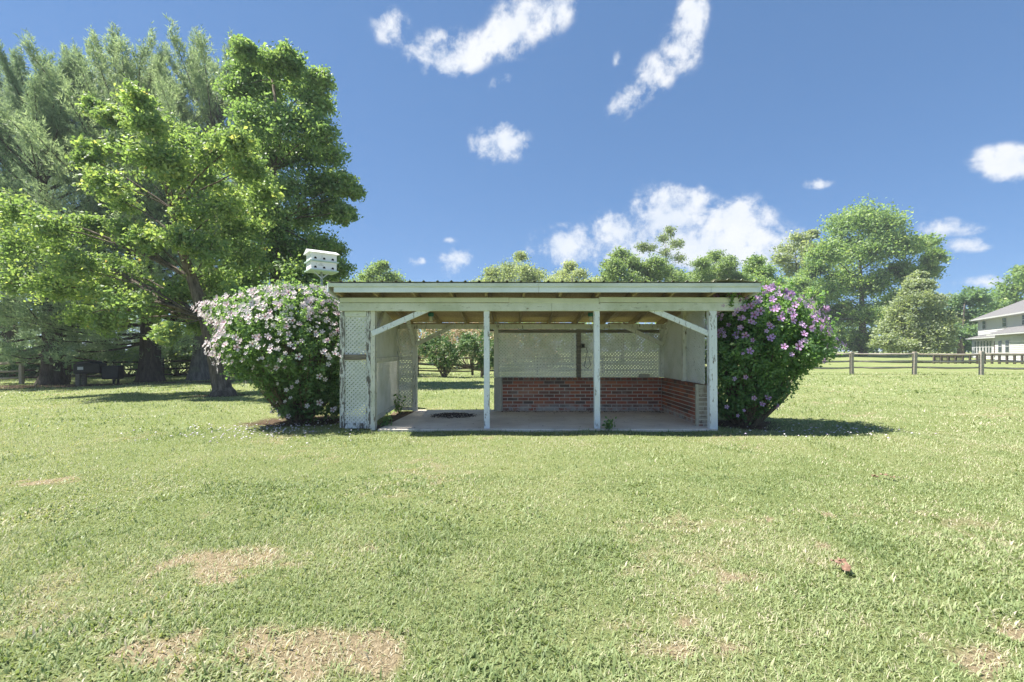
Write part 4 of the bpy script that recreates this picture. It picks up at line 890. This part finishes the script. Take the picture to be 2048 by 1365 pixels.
for i, (px, Y, w_, h_, m, lab) in enumerate(((20, 26, 2.6, 1.5, 'leaf_far_deep', 'dark hedge brush behind the fence where the sunny rails end'), (150, 26.5, 2.6, 1.9, 'leaf_far_deep', 'dark hedge brush behind the black grill cart'), (255, 27, 2.3, 1.7, 'leaf_far_green', 'green brush behind the fence by the thick pine trunk'), (350, 28, 2.4, 2.3, 'leaf_far_light', 'sunlit pale brush between the dark and the grey pine trunks'), (470, 28, 2.6, 2.2, 'leaf_far_light', 'sunlit brush behind the maple trunk'), (590, 28, 2.6, 2.3, 'leaf_far_green', 'green brush behind the pale pink bush'))):
    x0 = rx(px, Y); bl = [(x0 + RNG.uniform(-w_, w_), Y + RNG.uniform(-.7, .7), float(gz(x0, Y)) + h_ * RNG.uniform(.15, .95), RNG.uniform(.5, .8)) for _ in range(22)]
    shrub(lab, (x0, Y), bl, .18, 14, 20, m, 'brush behind the left fence')

# ------------------------------------------------------------------ trees beyond
def far_tree(label, px, Y, base_py, lst, leaf, sprays, per, lmat, name='tree', trunk_r=.3, group='trees beyond the shelter', depth=None, k=1.0, spread=.17, colour=(.45, .45, .35), zbias=.35, flat=.8, minz=None, twigs=True):
    x, _, _ = at(px, 0, Y); g = float(gz(x, Y)); ztop = max(at(0, b, Y)[2] for _, b, _ in lst); tr = []
    xt = at(sum(a for a, _, _ in lst) / len(lst), 0, Y)[0]
    for i in range(11): t = i / 10; tr.append((x + (xt - x) * t * t * .7, Y, g + (ztop - g) * t * .9, trunk_r * (1 - .85 * t)))
    return tree(name, label, (x, Y), tr, pxb(lst, Y, depth if depth else .05 * Y, k), leaf, sprays, per, lmat, 'bark_far', group, spread=spread, colour=colour, zbias=zbias, flat=flat, minz=minz, twigs=twigs, flare=1.3, nside=7)
far_tree('big spreading locust tree towering over the lilac bush', 1725, 68, 712, [(1735,440,4.0),(1690,452,3.2),(1775,455,3.3),(1800,490,3.3),(1745,500,3.8),(1690,505,3.4),(1650,510,2.8),(1632,545,2.8),(1845,490,2.1),(1868,515,1.7),(1850,545,2.2),(1800,545,2.6),(1690,565,3.6),(1745,570,3.2),(1640,590,3.0),(1605,575,2.4),(1680,625,3.2),(1735,630,3.0),(1630,640,2.8),(1600,620,2.4),(1660,675,2.4),(1720,680,2.2),(1640,690,2.0),(1790,600,2.4),(1600,660,2.0)], .36, 60, 56, 'leaf_far_green', 'locust_tree', .55, depth=3.5, colour=(.45, .6, .4))
far_tree('greyish wispy tree at the shoulder of the big locust', 1600, 74, 712, [(1580,500,2.2),(1600,480,1.8),(1620,505,2.2),(1585,540,2.4),(1565,520,1.6),(1570,580,2.2),(1555,600,1.8),(1625,470,1.0),(1590,620,2.4),(1560,640,2.0)], .42, 26, 34, 'leaf_far_grey', 'wispy_tree', .35, spread=.22)
far_tree('conical pale green tree standing before the big locust', 1830, 50, 715, [(1835,555,.9),(1825,575,1.3),(1850,575,1.2),(1810,600,1.5),(1840,600,1.7),(1868,600,1.4),(1795,630,1.7),(1830,635,1.9),(1865,630,1.7),(1885,640,1.3),(1780,660,1.6),(1820,668,1.9),(1860,668,1.8),(1892,668,1.4),(1770,685,1.3),(1805,692,1.5),(1845,694,1.5),(1880,690,1.4)], .24, 44, 46, 'leaf_far_grey', 'conical_tree', .22, depth=1.6, colour=(.42, .45, .4), zbias=.5)
far_tree('dense green tree at the gable end of the house', 1925, 74, 716, [(1945,595,2.4),(1920,605,2.4),(1965,600,2.2),(1900,630,2.6),(1935,635,2.8),(1970,640,2.2),(1905,665,2.6),(1940,670,2.6),(1880,660,2.2),(1920,690,2.0),(1960,680,1.8)], .42, 30, 36, 'leaf_far_deep', 'dense_tree', .35)
far_tree('green tree rising behind the house roof', 2030, 84, 716, [(2010,590,2.8),(2035,570,3.2),(2065,560,3.6),(2000,620,2.8),(2040,610,3.4),(2080,600,3.6),(1985,645,2.4),(2045,545,2.0),(1990,615,2.0),(2110,580,3.5)], .5, 30, 36, 'leaf_far_green', 'green_tree', .4)
far_tree('rounded light green tree top behind the martin house end of the roof', 755, 46, 716, [(755,548,1.3),(735,560,1.2),(780,560,1.2),(760,575,1.6),(720,580,1.3),(800,578,1.3),(825,588,1.0),(700,578,1.2),(750,610,1.8),(790,620,1.8),(765,532,.6)], .20, 46, 44, 'leaf_far_light', 'round_tree', .2, zbias=.6, spread=.24)
far_tree('feathery tree with grey green sprays above the middle of the roof', 1030, 48, 716, [(1040,515,.8),(1020,540,1.4),(985,550,1.1),(1050,545,1.3),(1075,555,1.0),(1000,575,1.6),(1045,580,1.8),(1080,590,1.4),(1030,620,2.0),(960,575,1.3),(985,570,1.4),(1015,562,1.5),(1060,565,1.5)], .19, 44, 34, 'leaf_far_grey', 'feathery_tree', .2, spread=.26, zbias=.9)
far_tree('small wispy tree between the feathery tree and the rounded green tree', 1145, 50, 716, [(1140,535,.9),(1125,555,1.1),(1160,550,1.0),(1145,580,1.6),(1165,575,1.2),(1140,620,2.0),(1105,572,1.5),(1185,575,1.4),(1130,568,1.4)], .19, 40, 34, 'leaf_far_grey', 'slender_tree', .18, spread=.26, zbias=.8, colour=(.6, .4, .3))
far_tree('rounded yellow green tree in front of the great cloud', 1245, 50, 716, [(1240,510,1.0),(1225,530,1.1),(1260,525,1.2),(1240,550,1.6),(1275,545,1.2),(1215,555,1.0),(1290,535,.9),(1250,590,2.2),(1310,530,1.2),(1330,545,1.2),(1205,570,1.3),(1300,560,1.5),(1350,560,1.5),(1270,565,1.5)], .22, 46, 44, 'leaf_far_light', 'yellow_green_tree', .22, spread=.22, colour=(.35, .5, .4))
far_tree('tall thin tree with dark sparse branches reaching over the roof', 1335, 58, 716, [(1340,465,.9),(1325,480,1.0),(1355,490,1.1),(1300,500,.9),(1330,510,1.2),(1360,520,1.1),(1285,495,.8),(1320,545,1.4),(1350,550,1.4),(1335,600,2.0)], .22, 22, 26, 'leaf_far_grey', 'sparse_tree', .22, spread=.26, zbias=.8, colour=(.15, .3, .3))
far_tree('light green tree above the right half of the roof', 1430, 52, 716, [(1430,515,1.1),(1405,530,1.1),(1455,530,1.1),(1430,550,1.6),(1395,555,1.2),(1465,555,1.2),(1430,600,2.2),(1480,585,1.4),(1380,568,1.5),(1410,560,1.5),(1450,562,1.5)], .22, 46, 42, 'leaf_far_light', 'light_green_tree', .22, spread=.24, colour=(.35, .4, .4))
far_tree('green tree behind the lifted corner of the metal roof', 1515, 50, 716, [(1512,525,1.0),(1500,545,1.2),(1530,545,1.2),(1515,570,1.6),(1545,570,1.3),(1480,560,1.0),(1520,610,2.0),(1550,610,1.4),(1545,650,1.6)], .22, 46, 42, 'leaf_far_green', 'green_tree', .22, spread=.22)
# far line of woods
wl = []
for px in range(-60, 2200, 34):
    Y = RNG.uniform(118, 132); h = 9 + 4 * RNG.random(); x = rx(px, Y)
    if 640 < px < 1600: h *= .75
    wl += [(x, Y, float(gz(x, Y)) + h * t, 2.6) for t in (.15, .42, .7, .9)]
P, T, R, _ = spray_points(wl, 11, 14, .2, .3); rnd = np.clip(.45 + (T - .7) * .4 + (R - .5) * .4 + RNG.normal(size=len(P)) * .12, 0, 1)
o = leaf_cards('distant_woods', P, 1.0, rnd, MATS['leaf_far_green'], None); tag(o, 'continuous line of distant green woods closing the view', 'woods', kind='stuff')

# ------------------------------------------------------------------ house on the right
HX, HYY = rx(1957, 62), 62.0; HZ = float(gz(HX, HYY)) - .1
du = Vector((rx(2048, 50.6) - HX, 50.6 - HYY, 0)).normalized()
ang = math.atan2(du.y, du.x)
H = thing('house', 'white sided two storey house with a grey shingle roof beyond the fence', 'house', (HX, HYY, HZ), ang)
# local axes: x runs along the facade towards the viewer, y runs inward (the facade looks to -y... checked below)
inw = Vector((-du.y, du.x, 0)); SGN = 1 if inw.dot(Vector((HX, HYY, 0))) > 0 else -1
def hb(name, x0, x1, y0, y1, z0, z1, mat, parent=H):
    mb = MB(); a, b = sorted((y0 * SGN, y1 * SGN)); mb.box(x0, x1, a, b, z0, z1); return mb.build(name, MATS[mat], parent)
def siding(name, x0, x1, y, z0, z1, mat='siding', pitch=.20):
    mb = MB(); z = z0
    while z < z1 - .01:
        t = min(z + pitch, z1); mb.add([(x0, (y - .045) * SGN, z), (x1, (y - .045) * SGN, z), (x1, (y - .005) * SGN, t), (x0, (y - .005) * SGN, t), (x0, y * SGN, z), (x1, y * SGN, z)], [(0, 1, 2, 3), (4, 5, 1, 0)]); z = t
    o = mb.build(name, MATS[mat], H); o['kind'] = 'stuff'; return o
LEN, DEP = 21, 10
hb('wall', 0, LEN, 0, DEP, 0, 5.3, 'siding'); siding('siding', .12, LEN, -.002, 3.2, 5.25)
hb('corner_board', -.03, .12, -.06, .10, 0, 5.3, 'house_trim')
def hroof(name, pts, fs, mat='shingle'):
    mb = MB(); mb.add([(x, y * SGN, z) for x, y, z in pts], fs); o = mb.build(name, MATS[mat], H); s = o.modifiers.new('s', 'SOLIDIFY'); s.thickness = .12; s.offset = 0; return o
hroof('roof', [(-.6, -.6, 5.25), (LEN, -.6, 5.25), (LEN, 5, 8.4), (4.6, 5, 8.4), (-.6, DEP + .6, 5.25), (LEN, DEP + .6, 5.25)], [(0, 1, 2, 3), (0, 3, 4), (3, 2, 5, 4)])
hb('gutter', -.68, LEN, -.74, -.62, 5.12, 5.28, 'house_trim'); hb('soffit', -.6, LEN, -.61, 0, 5.08, 5.12, 'house_trim')
mb = MB(); mb.tube([(8.2, 2.0 * SGN, 6.4), (8.2, 2.0 * SGN, 7.5)], .10, 8); mb.build('vent_pipe', MATS['house_trim'], H)
# ground floor pushed out, under its own roof
hb('wall', -.35, 9.8, -.55, -.05, 0, 2.75, 'siding'); siding('siding', -.30, 9.8, -.553, 0, 2.72)
hroof('roof', [(-.7, -1.0, 2.72), (10.0, -1.0, 2.72), (10.0, -.06, 3.22), (-.7, -.06, 2.98)], [(0, 1, 2, 3)]); hb('gutter', -.75, 10, -1.12, -1.02, 2.60, 2.74, 'house_trim')
hb('wall', 9.85, LEN, -1.3, -.05, 0, 2.9, 'siding'); siding('siding', 9.9, LEN, -1.305, 0, 2.88)
hroof('roof', [(9.3, -1.8, 2.95), (LEN, -1.8, 2.95), (LEN, -.06, 3.75), (9.3, -.06, 3.75)], [(0, 1, 2, 3)]); hb('gutter', 9.25, LEN, -1.9, -1.82, 2.83, 2.97, 'house_trim')
def hwin(x, y, z0, w, h, name='window', pane='glass'):
    f = hb(name, x - w / 2 - .09, x + w / 2 + .09, y - .085, y - .03, z0 - .09, z0 + h + .09, 'house_trim')
    hb('pane', x - w / 2, x + w / 2, y - .105, y - .088, z0, z0 + h, pane, f)
    if name == 'window': hb('sash_bar', x - w / 2, x + w / 2, y - .118, y - .107, z0 + h * .5 - .03, z0 + h * .5 + .03, 'house_trim', f)
for x in (2.2, 8.4, 13.5): hwin(x, 0, 3.95, .95, 1.05)
for x in (1.2, 2.2, 3.3, 4.3, 5.3, 6.2): hwin(x, -.55, .75, .52, 1.55)
for x in (7.6, 8.8): hwin(x, -.55, .25, .62, 1.95, 'door', 'door_dark')
for x in (11.5, 13.4): hwin(x, -1.3, .9, .9, 1.3)
# dark patio railing and closed parasol
rl = thing('patio_railing', 'low dark patio railing in front of the white house', 'railing', (rx(1868, 46), 46, float(gz(rx(1868, 46), 46))))
xa, xb = 0, rx(2075, 44) - rx(1868, 46)
for i in range(15):
    x = xb * i / 14; mb = MB(); mb.box(x - .07, x + .07, -.07 - 2 * i / 14, .07 - 2 * i / 14, 0, .95); mb.build('post', MATS['fence_dark'], rl)
for z in (.3, .86):
    mb = MB(); mb.bar((0, -.0, z), (xb, -2, z), .06, .08); mb.build('rail', MATS['fence_dark'], rl)
for i in range(22):
    x = .12 + i * .12; mb = MB(); mb.box(x - .018, x + .018, -.02 - .04, .02 - .04, .30, .86); mb.build('baluster', MATS['fence_dark'], rl)
ux, uy = rx(1921, 50), 50
um = thing('patio_umbrella', 'closed tan patio umbrella standing beside the house', 'umbrella', (ux, uy, float(gz(ux, uy))))
mb = MB(); mb.tube([(0, 0, 0), (0, 0, 2.75)], .035, 8); mb.build('pole', MATS['pole_metal'], um)
mb = MB(); mb.lathe([(.30, .62), (.34, .75), (.30, 1.3), (.22, 1.9), (.10, 2.45), (.03, 2.62), (0, 2.63)], n=12); mb.build('folded_canopy', MATS['canvas_tan'], um)
# ------------------------------------------------------------------ summer air
hm = bpy.data.materials.new('air'); hm.use_nodes = True; hn = hm.node_tree; hn.nodes.clear()
pv = hn.nodes.new('ShaderNodeVolumePrincipled'); pv.inputs['Color'].default_value = (.86, .92, 1, 1); pv.inputs['Density'].default_value = .0008; pv.inputs['Anisotropy'].default_value = .2
ho = hn.nodes.new('ShaderNodeOutputMaterial'); hn.links.new(pv.outputs[0], ho.inputs['Volume'])
mb = MB(); mb.box(-960, 960, -80, 1560, -1.6, 27); o = mb.build('haze', hm); tag(o, kind='stuff')
